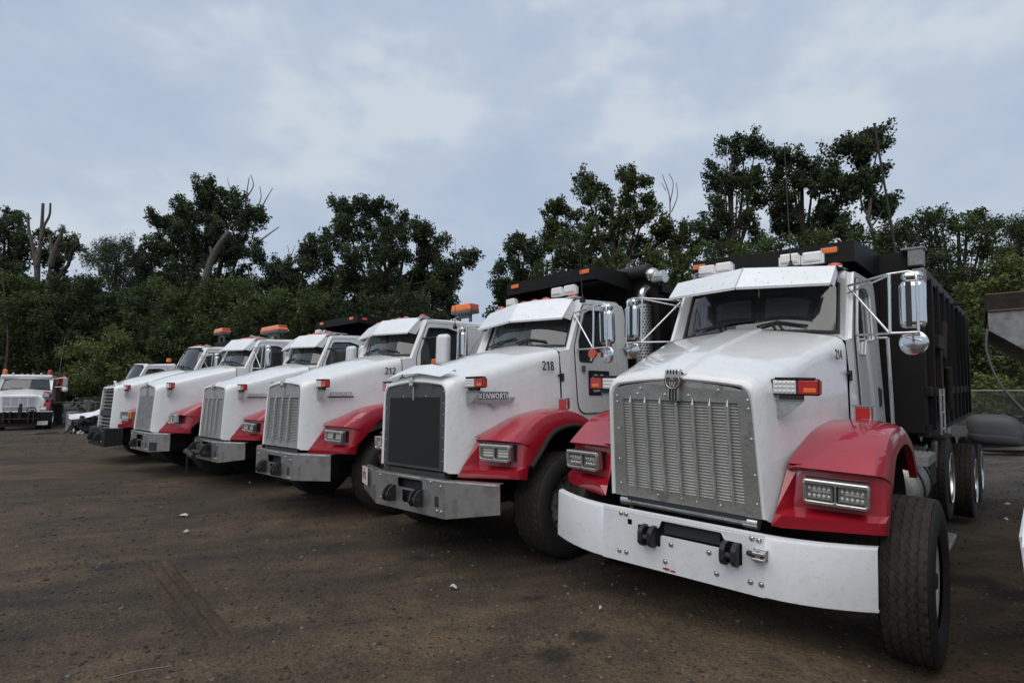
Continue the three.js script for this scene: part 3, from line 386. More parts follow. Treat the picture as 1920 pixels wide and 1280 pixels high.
    if (b.hitch) { const h = grp('plow_hitch', B); mesh('ear_plate', [-0.32, 0.3].map((x) => put(extr(roundPts([[0, -0.12], [0.16, -0.1], [0.2, 0], [0.14, 0.1], [0, 0.13]], 0.03, 2), 0.04, 0.004), x, 0.66, zc, 0, -Math.PI / 2, 0)), MAT.blackPlain, h); mesh('cross_bar', [cyl(0.035, 0.035, 0.8, -0.02, 0.62, zc + 0.12, 0, 0, Math.PI / 2), rbox(0.5, 0.12, 0.1, 0.02, 0.05, 0.70, zc + 0.05), cyl(0.05, 0.05, 0.2, -0.28, 0.60, zc + 0.2, 0.5, 0, 1.3), cyl(0.045, 0.045, 0.18, -0.1, 0.56, zc + 0.2, 0, 0, 1.4), rbox(0.12, 0.1, 0.16, 0.02, -0.45, 0.62, zc + 0.1)], MAT.chassis, h); const ch = []; for (let i = 0; i < 12; i++) ch.push(put(new THREE.TorusGeometry(0.017, 0.005, 5, 8), -0.2, 0.55 - i * 0.032, zc + 0.24, 0, i % 2 * 1.57, 0)); mesh('chain', ch, MAT.chassis, h); }
    if (b.plate) { const p = grp('licence_plate', B); p.position.set(-1.03, 0.735, -0.025); p.rotation.y = -0.34; mesh('plate', rbox(0.3, 0.2, 0.008, 0.003, 0, 0, 0.01, 0, 0, 0), MAT.milk, p); mesh('lettering', [put(text('P75', 0.085, 0.003, font, 0.9), 0, 0, 0.0145), put(text('VA', 0.03, 0.003), 0, 0.075, 0.0145)], MAT.redLens, p); p.scale.x = 1; }
    if (b.box) mesh('square_recess', box(0.2, 0.16, 0.02, 0.78, 0.60, 0.05, 0, 0.34, 0), MAT.dark, B);
  }
  cab(R, o, D);
  body(R, o);
  return R;
}
MAT.netEdge = mat(S(0.16, 0.16, 0.165), 0.4, 0.7, { map: brushT });
MAT.net = mat(S(0.028, 0.029, 0.03), 0.65, 0.2, { map: wallT.clone() }); MAT.net.map = tex(128, 128, (u, v, i, j) => { const k = (i % 8 < 2 || j % 8 < 2) ? 0.75 : 0.42; return [k, k, k]; }); MAT.net.map.repeat.set(12, 14);

// ---------- cab and body ----------
function cab(R, o, D) {
  const zr = D.rear, white = D.hood, wx = 0.725, wt = 0.69;
  // windshield: bottom and top curves
  const wz = (x, b) => b ? -1.475 - 0.215 * Math.pow(Math.abs(x) / wx, 2.2) : -1.715 - 0.20 * Math.pow(Math.abs(x) / wt, 2.2);
  const rowB = [], rowT = [], N = 14; for (let i = 0; i <= N; i++) { const t = i / N * 2 - 1; rowB.push([t * wx, 2.245 + 0.02 * (1 - t * t), wz(t * wx, 1)]); rowT.push([t * wt, 2.815 + 0.025 * (1 - t * t), wz(t * wt, 0)]); }
  const rows = []; for (let k = 0; k <= 6; k++) rows.push(rowB.map((p, i) => p.map((v, q) => lerp(v, rowT[i][q], k / 6) + (q === 2 ? 0.012 * Math.sin(k / 6 * Math.PI) : 0))));
  mesh('windshield', loft(rows, 1.2), MAT.glass, R);
  const loop = [...rowB, ...rowT.slice().reverse()]; const gas = []; const P = loop.map((p) => [p[0] * 1.012, p[1], p[2] + 0.004]); P.forEach((p, i) => { const q = P[(i + 1) % P.length]; gas.push(rod(p, q, 0.020, 6), ball(0.020, ...p, 1, 1, 1, 6)); }); mesh('windshield_gasket', gas, MAT.gasket, R);
  // cowl, pillars and header close the cab round the glass
  const hoodTop = section(-1.432, 0.86, 1.25, 0.842, 2.18, 2.262, () => 0).slice(4, -4), nb = hoodTop.length, samp = (r, t) => { const f = t * (r.length - 1), i = Math.min(r.length - 2, Math.floor(f)), k = f - i; return r[i].map((v, q) => lerp(v, r[i + 1][q], k)); };
  const g = [loft([hoodTop, hoodTop.map((p, i) => { const q = samp(rowB, i / (nb - 1)); return [q[0] * 1.04, q[1] - 0.012, q[2] - 0.01]; })], 0.8)];
  for (const s of [1, -1]) {
    const A = [], Bq = [], C = []; for (let k = 0; k <= 6; k++) { const t = k / 6, y = lerp(2.20, 2.83, t); A.push([s * lerp(wx + 0.012, wt + 0.012, t), lerp(2.235, 2.82, t), lerp(wz(wx, 1), wz(wt, 0), t) + 0.006]); Bq.push([s * (SIDE(y) - 0.045), y - 0.01, lerp(-1.58, -1.86, t)]); C.push([s * SIDE(y), y - 0.02, lerp(-1.63, -1.93, t)]); }
    g.push(loft([A, Bq, C], 0.6)); g.push(loft([[[s * 0.842, 2.16, -1.432], [s * 0.862, 1.9, -1.432], [s * 0.868, 1.25, -1.432]], [[s * SIDE(2.19), 2.19, -1.6], [s * SIDE(1.9), 1.9, -1.6], [s * SIDE(1.25), 1.25, -1.6]]], 0.6));
    g.push(loft([[[s * 0.70, 2.19, -1.432], [s * 0.842, 2.16, -1.432]], [[s * 0.72, 2.24, -1.69], [s * 0.86, 2.19, -1.60]]], 0.6));
    // side panel with the door opening and the door in it
    const front = [[-1.59, 1.28], [-1.59, 2.19], [-1.91, 2.83]], pan = roundPts([[zr, 1.28], ...[front[0], front[1], front[2]], [zr + 0.04, 2.84], [zr, 2.74]], [0.05, 0.02, 0.05, 0.05, 0.1, 0.08]);
    const zw = D.winRear ?? -2.42;
    const win = roundPts([[-1.755, 2.055], [-2.0, 2.055], [-2.075, 2.185], [zw, 2.215], [zw, 2.66], [-2.3, 2.71], [-1.925, 2.69], [-1.765, 2.3]], 0.035);
    const door = roundPts([[-1.685, 1.44], [-1.685, 2.22], [-1.90, 2.765], [zw - 0.09, 2.785], [zw - 0.11, 1.44]], [0.14, 0.05, 0.06, 0.09, 0.14]);
    const lean = (geo, off) => warp(geo, (v) => { const y = v.y, z = v.x, d = v.z; v.set(s * (SIDE(y) + off + d), y, z); });
    // lean needs points along the height: cut the flat panels into bands
    g.push(lean(extr(pan, 0.03, 0, [win]), -0.03));
    const dm = mesh('door', lean(extr(door, 0.014, 0.004, [win]), 0.002), white, R);
    mesh('window', lean(extr(roundPts(win, 0.02), 0.004), -0.02), MAT.glass, dm);
    const seal = (pts, r, off, m, nm) => { const q = pts.map(([z, y]) => [s * (SIDE(y) + off), y, z]); mesh(nm, q.flatMap((p, i) => [rod(p, q[(i + 1) % q.length], r, 6)]), m, dm); };
    seal(door, 0.009, 0.006, MAT.gasket, 'door_seal'); seal(win, 0.011, 0.014, o.bodyWhiteSeal ? white : MAT.gasket, 'window_seal');
    mesh('handle', [rbox(0.03, 0.17, 0.035, 0.01, s * (SIDE(1.65) + 0.025), 1.66, zw - 0.05), rbox(0.018, 0.2, 0.05, 0.006, s * (SIDE(1.65) + 0.014), 1.66, zw - 0.05)], MAT.gasket, dm);
    if (o.full) { const rv = []; for (let i = 0; i < 8; i++) rv.push(ball(0.006, s * (SIDE(1.5 + i * 0.075) - 0.005), 1.5 + i * 0.075, -1.615, 0.5, 1, 1, 6), ball(0.006, s * (SIDE(1.5 + i * 0.075) + 0.001), 1.5 + i * 0.075, -2.68, 0.5, 1, 1, 6)); for (let i = 0; i < 10; i++) rv.push(ball(0.006, s * SIDE(2.04), 2.0, -1.75 - i * 0.07, 0.6, 1, 1, 6)); stuff(mesh('rivets', rv, MAT.white2, R)); }
    if (o.grab !== false) mesh('grab_handle', [rod([s * 0.96, 2.25, zr + 0.18], [s * 0.985, 1.38, zr + 0.18], 0.016), rod([s * 0.87, 2.25, zr + 0.18], [s * 0.96, 2.25, zr + 0.18], 0.012), rod([s * 0.87, 1.38, zr + 0.18], [s * 0.985, 1.38, zr + 0.18], 0.012)], MAT.chromeWorn, R);
    if (o.doorText) { const t = grp('door_print', dm); const x = SIDE(1.6) + 0.0175; mesh('lettering', [decalG(s, x, 1.50, zw + 0.30, 0.05, 'USDOT 2524959 MC', 0.62)], MAT.print, t); const pl = mesh('company_panel', [put(box(0.42, 0.3, 0.003, 0, 0, 0), s * x, 1.80, zw + 0.32, 0, s * Math.PI / 2, 0)], MAT.print, t); mesh('panel_letters', [decalG(s, x + 0.0025, 1.72, zw + 0.33, 0.055, 'CONTR', 0.9), decalG(s, x + 0.0025, 1.87, zw + 0.33, 0.07, 'B F', 1.4)], MAT.white2, pl); mesh('sticker', put(box(0.07, 0.075, 0.002, 0, 0, 0), s * x, 1.965, -1.80, 0, s * Math.PI / 2, 0), MAT.greyVinyl, t); }
  }
  // roof, back wall, header
  const rf = new RoundedBoxGeometry(1.6, 0.2, Math.abs(zr + 1.83), 4, 0.09); warp(rf, (v) => { const f = sm(-0.1, 0.5, v.z / Math.abs(zr + 1.83)); if (v.y > 0) v.y += 0.03 * (1 - (v.x / 0.8) ** 2) - f * 0.055; });
  g.push(put(rf, 0, 2.80 + (D.roof ?? 0), (zr - 1.83) / 2));
  g.push(loft([rowT.map((p) => [p[0] * 1.03, p[1] + 0.004, p[2] + 0.005]), rowT.map((p) => [p[0] * 1.09, p[1] + 0.05, p[2] - 0.04]), rowT.map((p) => [p[0] * 1.09, p[1] + 0.06, p[2] - 0.16])], 0.7));
  g.push(put(extr([[-0.84, 1.28], [0.84, 1.28], [0.80, 2.8], [-0.80, 2.8]], 0.03, 0, [rrect(-0.48, 2.2, 0.48, 2.62, 0.06)]), 0, 0, zr));
  mesh('cab_shell', g, white, R);
  mesh('rear_window', box(0.96, 0.42, 0.004, 0, 2.41, zr + 0.01), MAT.glass, R);
  const I = grp('interior', R);
  mesh('cab_lining', [put(extr([[-0.80, 1.3], [0.80, 1.3], [0.76, 2.74], [-0.76, 2.74]], 0.01, 0, [rrect(-0.46, 2.22, 0.46, 2.60, 0.06)]), 0, 0, zr + 0.045), ...[1, -1].map((s) => warp(extr([[zr + 0.06, 1.3], [-1.66, 1.3], [-1.66, 2.04], [zr + 0.06, 2.04]], 0.008), (v) => { const y = v.y, z = v.x, q = v.z; v.set(s * (SIDE(y) - 0.05 + q), y, z); })), ...[1, -1].map((s) => box(0.01, 0.7, Math.abs(zr + 2.52), s * (SIDE(2.4) - 0.05), 2.4, (zr - 2.46) / 2))], MAT.cabin, I);
  for (const s of [1, -1]) mesh('hood_latch', [rbox(0.02, 0.09, 0.05, 0.008, s * 0.872, 1.86, -1.44), rbox(0.026, 0.03, 0.09, 0.008, s * 0.868, 1.88, -1.42)], MAT.gasket, R);
  mesh('dashboard', [rbox(1.56, 0.28, 0.4, 0.06, 0, 2.05, -1.72), box(1.62, 0.04, 1.2, 0, 1.32, (zr - 1.6) / 2), box(1.6, 0.9, 0.03, 0, 1.75, -1.6)], MAT.vinyl, I);
  for (const s of [1, -1]) mesh('seat', [rbox(0.46, 0.16, 0.46, 0.05, s * 0.42, 1.72, -2.3), rbox(0.46, 0.62, 0.13, 0.06, s * 0.42, 2.06, -2.56, -0.12), rbox(0.26, 0.16, 0.1, 0.04, s * 0.42, 2.43, -2.6)], MAT.cabin, I);
  mesh('steering_wheel', [put(new THREE.TorusGeometry(0.21, 0.015, 8, 28), 0.42, 2.12, -1.98, -0.9), rod([0.42, 1.9, -1.78], [0.42, 2.12, -1.98], 0.02), rod([0.23, 2.12, -1.98], [0.61, 2.12, -1.98], 0.012)], MAT.vinyl, I);
  mesh('headliner', [box(1.58, 0.02, Math.abs(zr + 1.86), 0, 2.688, (zr - 1.86) / 2), box(1.4, 0.12, 0.02, 0, 2.74, -1.83, 0.7), ...[1, -1].map((s) => box(0.56, 0.12, 0.02, s * 0.36, 2.66, -1.95, 0.5))], MAT.cabin, I);
  if (o.paper) mesh('paper', put(new THREE.BoxGeometry(0.14, 0.05, 0.003), 0.42, 2.29, -1.66, -0.7), MAT.milk, I);
  // wipers
  for (const [x0, k] of [[-0.1, 1], [0.42, 1]]) { const w = grp('wiper', R); const p = (x, h) => { const t = x / wx; return [x, 2.262 + h, wz(x, 1) - h * 0.42 + 0.035]; }; mesh('arm', [rod(p(x0 - 0.12, -0.02), p(x0 - 0.3 * k + 0.1, 0.09), 0.008), rod(p(x0 - 0.06, -0.02), p(x0 - 0.3 * k + 0.16, 0.085), 0.006)], MAT.blackPlain, w); mesh('blade', [poly([p(x0 - 0.42 + (x0 > 0 ? 0.1 : 0), 0.055), p(x0 - 0.15, 0.095), p(x0 + 0.16 - (x0 > 0 ? 0.06 : 0), x0 > 0 ? 0.05 : 0.12)], 0.011, 6)], MAT.blackPlain, w); }
  // sun visor over the glass
  if (o.visor !== false) {
    const v = o.vis ?? {}, VT = v.VT ?? [0.765, 2.825, -1.79], VCT = v.VCT ?? [0, 2.862, -1.61], VB = v.VB ?? [0.775, 2.60, -1.57], VC = v.VC ?? [0, 2.622, -1.42], vs = grp('sun_visor', R);
    for (const s of [1, -1]) { const a = [VCT[0] + s * 0.004, VCT[1], VCT[2]], b = [s * VT[0], VT[1], VT[2]], c = [s * VB[0], VB[1], VB[2]], d = [VC[0] + s * 0.004, VC[1], VC[2]], dn = (p) => [p[0], p[1] - 0.008, p[2] - 0.008];
      const pn = mesh('panel', [loft([[a, b], [d, c], [dn(d), dn(c)], [dn(a), dn(b)], [a, b]], 0.2), loft([[d, c], [[d[0], d[1] - 0.022, d[2] - 0.006], [c[0], c[1] - 0.022, c[2] - 0.006]]], 0.2)], MAT.alu, vs);
      mesh('end_plate', loft([[b, c], [[b[0] - s * 0.004, b[1] - 0.05, b[2] - 0.08], [c[0] - s * 0.004, c[1] - 0.02, c[2] - 0.16]]], 0.2), o.visorEnd ?? MAT.alu, vs);
      const lo = (p) => [p[0], p[1] - 0.013, p[2] - 0.006]; const ha = [s * 0.004, 2.892, -1.77], hb = [s * 0.752, 2.872, -1.96]; mesh('lining', loft([[lo(ha), lo(hb)], [lo(a), lo(b)], [lo(d), lo(c)]], 0.2), MAT.blackPlain, pn); mesh('top_flange', loft([[ha, hb], [a, b]], 0.2), MAT.alu, pn);
      const up = V(...b).sub(V(...a)).cross(V(...d).sub(V(...a))).normalize(); if (up.y < 0) up.negate(); const rv = []; for (const [u, w] of [[0.2, 0.3], [0.2, 0.7], [0.45, 0.25], [0.5, 0.65], [0.7, 0.35], [0.75, 0.75], [0.35, 0.85], [0.6, 0.88]]) { const p = [0, 1, 2].map((q) => lerp(lerp(a[q], b[q], u), lerp(d[q], c[q], u), w)); rv.push(ball(0.006, p[0] + up.x * 0.002, p[1] + up.y * 0.002, p[2] + up.z * 0.002, 1, 1, 1, 6)); } mesh('rivets', rv, MAT.steelDull, pn); }
    mesh('seam_strip', [rod(VCT, VC, 0.007)], MAT.chromeWorn, vs);
  }
  // roof lamps
  const ry = 2.905 + (D.roof ?? 0);
  if (o.markers !== false) for (const x of o.markers ?? [-0.66, -0.2, 0, 0.2, 0.66]) markerLight(R, x, ry - 0.035 + 0.02 * (1 - x * x * 2), (o.markerZ ?? -1.93), 0, o.markerMat ?? MAT.amberRed);
  for (const [x, y, z] of o.workLamps ?? []) workLamp(R, x, y, z, x * 0.1);
  if (o.horn) mesh('air_horn', [put(lathe([[0.012, 0], [0.016, 0.35], [0.03, 0.5], [0.055, 0.56], [0.05, 0.56], [0.012, 0.45]], 16), o.horn, ry + 0.05, -2.55, Math.PI / 2, 0, 0), box(0.03, 0.05, 0.03, o.horn, ry + 0.0, -2.4)], MAT.chrome, R);
  if (o.lightBar) { const [x, y, z, w, ry2] = o.lightBar, L = grp('light_bar', R); L.position.set(x, y, z); L.rotation.y = ry2 ?? 0; const lens = new RoundedBoxGeometry(w, 0.13, 0.26, 3, 0.035); warp(lens, (v) => { const k = 1 - 0.14 * sm(-0.02, 0.06, v.y); v.x *= k; v.z *= k; }); mesh('lens', put(lens, 0, 0.075, 0), MAT.amber, L); mesh('lens_end', [1, -1].map((s) => rbox(0.05, 0.1, 0.22, 0.02, s * w * 0.45, 0.085, 0)), MAT.amberRed, L); mesh('tray', [rbox(w * 0.99, 0.06, 0.25, 0.02, 0, 0.0, 0), box(w * 0.5, 0.08, 0.06, 0, -0.06, 0), ...[1, -1].map((s) => box(0.04, 0.22, 0.04, s * w * 0.28, -0.13, 0))], MAT.greyVinyl, L); }
  if (o.mirrors === 'tube') for (const s of [1, -1]) mirror(R, s, ...(o.mir ?? [1.29, 2.45, -1.65]), 0.40, o.mirRed);
  if (o.mirrors === 'moulded') for (const s of [1, -1]) moulded(R, s, ...(o.mir ?? [1.2, 2.30, -1.92]));
  if (o.antenna) for (const [x, y, z, h, rx, rz] of o.antenna) mesh('antenna', [put(cyl(0.0035, 0.006, h, 0, h / 2, 0, 0, 0, 0, 6), x, y, z, rx, 0, rz), put(cyl(0.014, 0.018, 0.07, 0, 0.03, 0, 0, 0, 0, 8), x, y, z, rx, 0, rz), box(0.05, 0.05, 0.05, x, y, z)], MAT.gasket, R);
  if (o.number) decal(R, 'fleet_number', 1, ...(o.numAt ?? [0.853, 1.985, -1.22]), o.numSize ?? 0.105, 0.002, o.number, MAT.print, font, 0.75, 0.09, 0.13);
  if (o.nameBadge) { const b = grp('name_badge', R); b.position.set(o.nb?.[0] ?? 0.742, o.nb?.[1] ?? 1.655, o.nb?.[2] ?? -0.49); b.rotation.set(0, Math.PI / 2 - 0.165 - 0.0, 0, 'YXZ'); b.rotateX(-0.06); if (o.nameBadge === 'wing') mesh('backing', box(0.36, 0.075, 0.006, 0, 0, 0.003), MAT.gasket, b); mesh('plaque', [box(0.36, 0.02, 0.006, 0, -0.05, 0.004), ...(o.nameBadge === 'wing' ? [extr([[-0.27, 0.0], [-0.2, 0], [-0.2, -0.03], [0.2, -0.03], [0.2, 0], [0.27, 0], [0.22, -0.06], [0.06, -0.06], [0, -0.115], [-0.06, -0.06], [-0.22, -0.06]], 0.004).translate(0, -0.02, 0)] : [])], o.nameBadge === 'wing' ? MAT.steel : MAT.gasket, b); mesh('lettering', put(text('KENWORTH', o.nameBadge === 'wing' ? 0.058 : 0.048, 0.008, font, 0.86), 0, -0.004, 0.004), o.nameBadge === 'wing' ? MAT.alu : MAT.steel, b); }
}
function decalG(s, x, y, z, size, str, sx) { return put(text(str, size, 0.0025, font, sx), s * x, y, z, 0, s * Math.PI / 2, 0); }

function body(R, o) {
  const c = o.body ?? {}, m = c.mat ?? MAT.black, yT = c.top ?? 2.95, zF = c.zF ?? -3.05, zB = c.zB ?? -8.4, W = c.W ?? 1.235, y0 = 1.30, hb = c.head ?? 3.12;
  const b = grp('dump_body', R);
  mesh('headboard', [box(2 * W - 0.02, hb - y0, 0.06, 0, (hb + y0) / 2, zF), ...[-0.8, -0.27, 0.27, 0.8].map((x) => box(0.08, hb - y0 - 0.3, 0.06, x, (hb + y0) / 2, zF + 0.05))], m, b);
  mesh('floor', [box(2 * W - 0.1, 0.1, zF - zB, 0, y0 + 0.1, (zF + zB) / 2), ...Array.from({ length: 9 }, (_, i) => box(2 * W - 0.2, 0.12, 0.08, 0, y0, zF - 0.4 - i * 0.58)), box(0.2, 0.2, zF - zB, 0.5, 1.1, (zF + zB) / 2), box(0.2, 0.2, zF - zB, -0.5, 1.1, (zF + zB) / 2)], MAT.chassis, b);
  for (const s of [1, -1]) {
    const sd = mesh('side_panel', [box(0.03, yT - y0, zF - zB, s * (W - 0.02), (yT + y0) / 2, (zF + zB) / 2)], m, b);
    mesh('top_rail', rbox(0.09, 0.11, zF - zB, 0.012, s * (W - 0.01), yT, (zF + zB) / 2), m, sd); mesh('rub_rail', [rbox(0.06, 0.1, zF - zB, 0.012, s * (W + 0.01), 1.72, (zF + zB) / 2), box(0.1, 0.12, zF - zB, s * (W - 0.03), y0 + 0.02, (zF + zB) / 2)], m, sd);
    for (let i = 0; i < 9; i++) mesh('rib', box(0.075, yT - y0 - 0.05, 0.08, s * (W + 0.015), (yT + y0) / 2, zF - 0.3 - i * 0.6), m, sd);
    if (o.full) mesh('side_gear', [rbox(0.06, 0.75, 0.12, 0.01, s * (W + 0.05), 1.95, -3.75, 0.12), rbox(0.05, 0.5, 0.09, 0.01, s * (W + 0.06), 2.3, -4.2, -0.5), rbox(0.1, 0.14, 0.5, 0.01, s * (W + 0.04), 2.25, -3.7), rbox(0.16, 0.03, 0.55, 0.006, s * (W + 0.05), 1.24, -3.6), cyl(0.035, 0.035, 0.5, s * (W + 0.07), 1.75, -4.5, 0.2), rbox(0.14, 0.05, 0.1, 0.01, s * (W + 0.06), yT + 0.02, -6.2)], MAT.rustPlate, sd);
    if (o.full) mesh('ladder', [rod([s * 1.30, 1.28, -3.25], [s * 1.30, 1.75, -3.25], 0.014), rod([s * 1.30, 1.28, -3.55], [s * 1.30, 1.75, -3.55], 0.014), ...[1.33, 1.5, 1.68].map((y) => rod([s * 1.30, y, -3.25], [s * 1.30, y, -3.55], 0.012))], MAT.steelDull, sd);
  }
  mesh('tailgate', box(2 * W - 0.06, 1.35, 0.06, 0, y0 + 0.75, zB), m, b);
  if (c.canopy !== false) {
    const k = c.canopy ?? {}, z1 = k.z1 ?? -2.2, w = k.w ?? 0.80, y1 = k.y1 ?? 3.3, h = k.h ?? 0.17, cx = k.cx ?? 0, tilt = k.tilt ?? 0, wr = w + 0.06;
    const cp = grp('cab_protector', b); cp.position.set(cx, y1, zF); cp.rotation.x = -tilt;
    const L = z1 - zF;
    mesh('roof_plate', [loft([[[-w, 0, L], [w, 0, L]], [[-wr, 0, 0], [wr, 0, 0]], [[-wr, -0.03, 0], [wr, -0.03, 0]], [[-w, -0.03, L], [w, -0.03, L]]], 0.2), box(2 * w, h, 0.035, 0, -h / 2, L), ...[1, -1].map((s) => loft([[[s * w, 0, L], [s * w, -h, L]], [[s * wr, 0, 0], [s * wr, -h - 0.08, 0]], [[s * (wr - 0.03), 0, 0], [s * (wr - 0.03), -h - 0.08, 0]], [[s * (w - 0.03), 0, L], [s * (w - 0.03), -h, L]]], 0.2)), box(2 * wr, 0.3, 0.05, 0, -0.16, 0.01)], m, cp);
    for (const x of k.lights ?? [-0.62, 0.66]) { const a = mesh('marker_light', rbox(0.15, 0.055, 0.02, 0.018, x, -h * 0.36, L + 0.026), MAT.amber, cp); if (k.rims) mesh('bezel', put(extr(rrect(-0.09, -0.04, 0.09, 0.04, 0.035), 0.012, 0.003, [rrect(-0.07, -0.028, 0.07, 0.028, 0.025)]), x, -h * 0.36, L + 0.018), MAT.chassis, a); }
    if (k.sideLight) mesh('marker_light', put(rbox(0.12, 0.05, 0.02, 0.015, 0, 0, 0), w + 0.02, -h * 0.5, L - 0.15, 0, 1.57, 0), MAT.amberRed, cp);
  }
  if (c.tarpArm) { const t = grp('tarp_gear', b); mesh('roller', [cyl(0.085, 0.085, 2.3, 0, hb + 0.06, zF + 0.1, 0, 0, Math.PI / 2), ], MAT.tarp, t); mesh('motor_cover', [ball(0.09, 1.2, hb - 0.02, zF + 0.12, 1, 1, 1.2, 14), cyl(0.075, 0.085, 0.16, 1.3, hb - 0.07, zF + 0.12, 0, 0, Math.PI / 2)], MAT.chromeWorn, t); }
  if (c.corner) mesh('corner_cap', [rbox(0.13, 0.17, 0.16, 0.01, 1.17, hb - 0.09, zF + 0.06), rbox(0.11, 0.17, 0.13, 0.01, 1.19, hb - 0.29, zF + 0.07), box(0.2, 0.02, 0.2, 1.15, hb + 0.005, zF + 0.05)], MAT.galv, b);
  if (o.stack) for (const s of o.stack) { const e = grp('exhaust_stack', R), x = s * 1.02, z = -2.95; mesh('pipe', [cyl(0.062, 0.062, 0.7, x, 2.62, z, 0, 0, 0, 20), tube([[x, 2.95, z], [x, 3.0, z], [x + s * 0.02, 3.06, z - 0.05], [x + s * 0.05, 3.1, z - 0.13]], 0.062, 12, 16)], MAT.chromeWorn, e); mesh('muffler_guard', [cyl(0.115, 0.115, 1.25, x, 2.2, z, 0, 0, 0, 28, true)], MAT.perf, e); mesh('muffler', cyl(0.09, 0.09, 1.6, x, 2.1, z, 0, 0, 0, 20), MAT.dark, e); mesh('clamp', [cyl(0.12, 0.12, 0.03, x, 2.83, z), cyl(0.12, 0.12, 0.03, x, 1.6, z)], MAT.chromeWorn, e); }
  if (o.curvedStack) mesh('exhaust_stack', [tube([[o.curvedStack, 2.0, -2.95], [o.curvedStack, 2.95, -2.95], [o.curvedStack + 0.02, 3.05, -2.95], [o.curvedStack + 0.12, 3.25, -2.98]], 0.06, 20, 12)], MAT.chromeWorn, R);
  if (o.full) {
    for (const s of [1]) {
      const t = grp('fuel_tank', R); mesh('drum', [put(lathe([[0, 0.45], [0.2, 0.45], [0.275, 0.42], [0.285, 0.38], [0.285, -0.38], [0.275, -0.42], [0, -0.45]], 36), s * 0.94, 0.80, -2.75, Math.PI / 2, 0, 0)], MAT.rawAlu, t); mesh('strap', [-2.5, -3.0].map((z) => put(new THREE.TorusGeometry(0.29, 0.012, 6, 40), s * 0.94, 0.80, z)), MAT.gasket, t);
      mesh('tank_step', [rbox(0.3, 0.03, 0.56, 0.008, s * 1.12, 1.115, -2.65), box(0.02, 0.08, 0.56, s * 1.27, 1.09, -2.65), box(0.3, 0.08, 0.02, s * 1.12, 1.09, -2.37), ...Array.from({ length: 7 }, (_, i) => box(0.012, 0.012, 0.54, s * (1.0 + i * 0.04), 1.133, -2.65))], MAT.rawAlu, t);
      const st = grp('cab_step', R); mesh('tread_plate', [rbox(0.24, 0.035, 0.75, 0.008, s * 1.27, 0.27, -2.95), ...Array.from({ length: 17 }, (_, i) => box(0.2, 0.014, 0.014, s * 1.27, 0.291, -2.62 - i * 0.042))], MAT.rawAlu, st); mesh('hanger', [box(0.05, 0.4, 0.05, s * 1.17, 0.45, -2.7), box(0.05, 0.4, 0.05, s * 1.17, 0.45, -3.2)], MAT.chassis, st);
      const bx = grp('battery_box', R); mesh('case', [rbox(0.34, 0.34, 0.5, 0.02, s * 1.0, 0.85, -3.75), box(0.3, 0.05, 0.3, s * 1.0, 1.06, -3.7)], MAT.chassis, bx); mesh('lid', rbox(0.22, 0.06, 0.24, 0.012, s * 1.02, 1.1, -3.65), MAT.rawAlu, bx);
      const pl = grp('pusher_axle', R); mesh('bracket', [rbox(0.06, 0.5, 0.2, 0.02, s * 1.1, 0.85, -4.6, 0.1)], MAT.galv, pl); const ww = wheel(R, s, 1.08, 0.62, -5.0, 'rear', {}); wheel(R, -s, 1.08, 0.62, -5.0, 'rear', {});
    }
  }
}
MAT.perf = (() => { const W = 128, H = 512, d = new Uint8Array(W * H * 4); for (let j = 0; j < H; j++) for (let i = 0; i < W; i++) { const y = j / 16, r = Math.floor(y), x = i / 16 + (r % 2) * 0.5, fx = x - Math.floor(x) - 0.5, fy = y - r - 0.5, k = Math.hypot(fx, fy) < 0.3 ? 0 : 255, o = (j * W + i) * 4; d[o] = d[o + 1] = d[o + 2] = k; d[o + 3] = 255; } const t = new THREE.DataTexture(d, W, H); t.magFilter = THREE.LinearFilter; t.wrapS = t.wrapT = THREE.RepeatWrapping; t.repeat.set(2.2, 1.0); t.needsUpdate = true; return mat(S(0.62, 0.62, 0.6), 0.35, 0.9, { alphaMap: t, alphaTest: 0.5, side: THREE.DoubleSide }); })();

const HL = (a) => a;
const FL = { full: false, mirrors: 'tube' };
// nearest truck
truck({ name: 'dump_truck', label: 'nearest white dump truck with tall seven-bar grille and white swept bumper', pose: [1.219, -4.281, -42.828, -1.518, 0.492, -0.01],
  dim: { wT: 0.556, wB: 0.588, yB: 0.854, zB: -0.10, fx: 0.035, fy: -0.03, rear: -2.8, fl: 0.98 }, spine: true, grille: 'bars', bars: [-0.39, -0.26, -0.13, 0.005, 0.135, 0.265, 0.395], rivets: true, emblem: true,
  hl: [[0.822, 1.154, -0.196], [1.2, 1.143, -0.28], [1.198, 0.984, -0.262], [0.823, 0.994, -0.235]], led: true, frontWheel: [1.345, 0.455, -0.90, 'wide'], sig: [0.78, 1.765, -0.22, 0.31, 0.115, 0.15], bumper: 'swept', rearDy: -0.10, whiteRims: true, bodyWhiteSeal: true,
  vis: { VT: [0.75, 2.836, -1.577], VCT: [0, 2.883, -1.419], VB: [0.75, 2.655, -1.372], VC: [0, 2.67, -1.206] }, workLamps: [[-0.62, 3.03, -2.0], [-0.43, 3.04, -2.0], [0.24, 3.04, -2.0], [0.45, 3.03, -2.0]], horn: -0.72,
  mirrors: 'tube', mir: [1.30, 2.445, -1.55], antenna: [[0.33, 2.9, -1.75, 1.3, -0.1, 0.06]], number: '214', numSize: 0.082, numAt: [0.842, 2.03, -1.18], full: true, paper: true,
  body: { canopy: { z1: -2.2, w: 0.82, y1: 3.18, h: 0.2, cx: -0.04, rims: true, lights: [-0.74, 0.6] }, head: 3.17, top: 2.93, corner: true, W: 1.205, zB: -7.9 } });
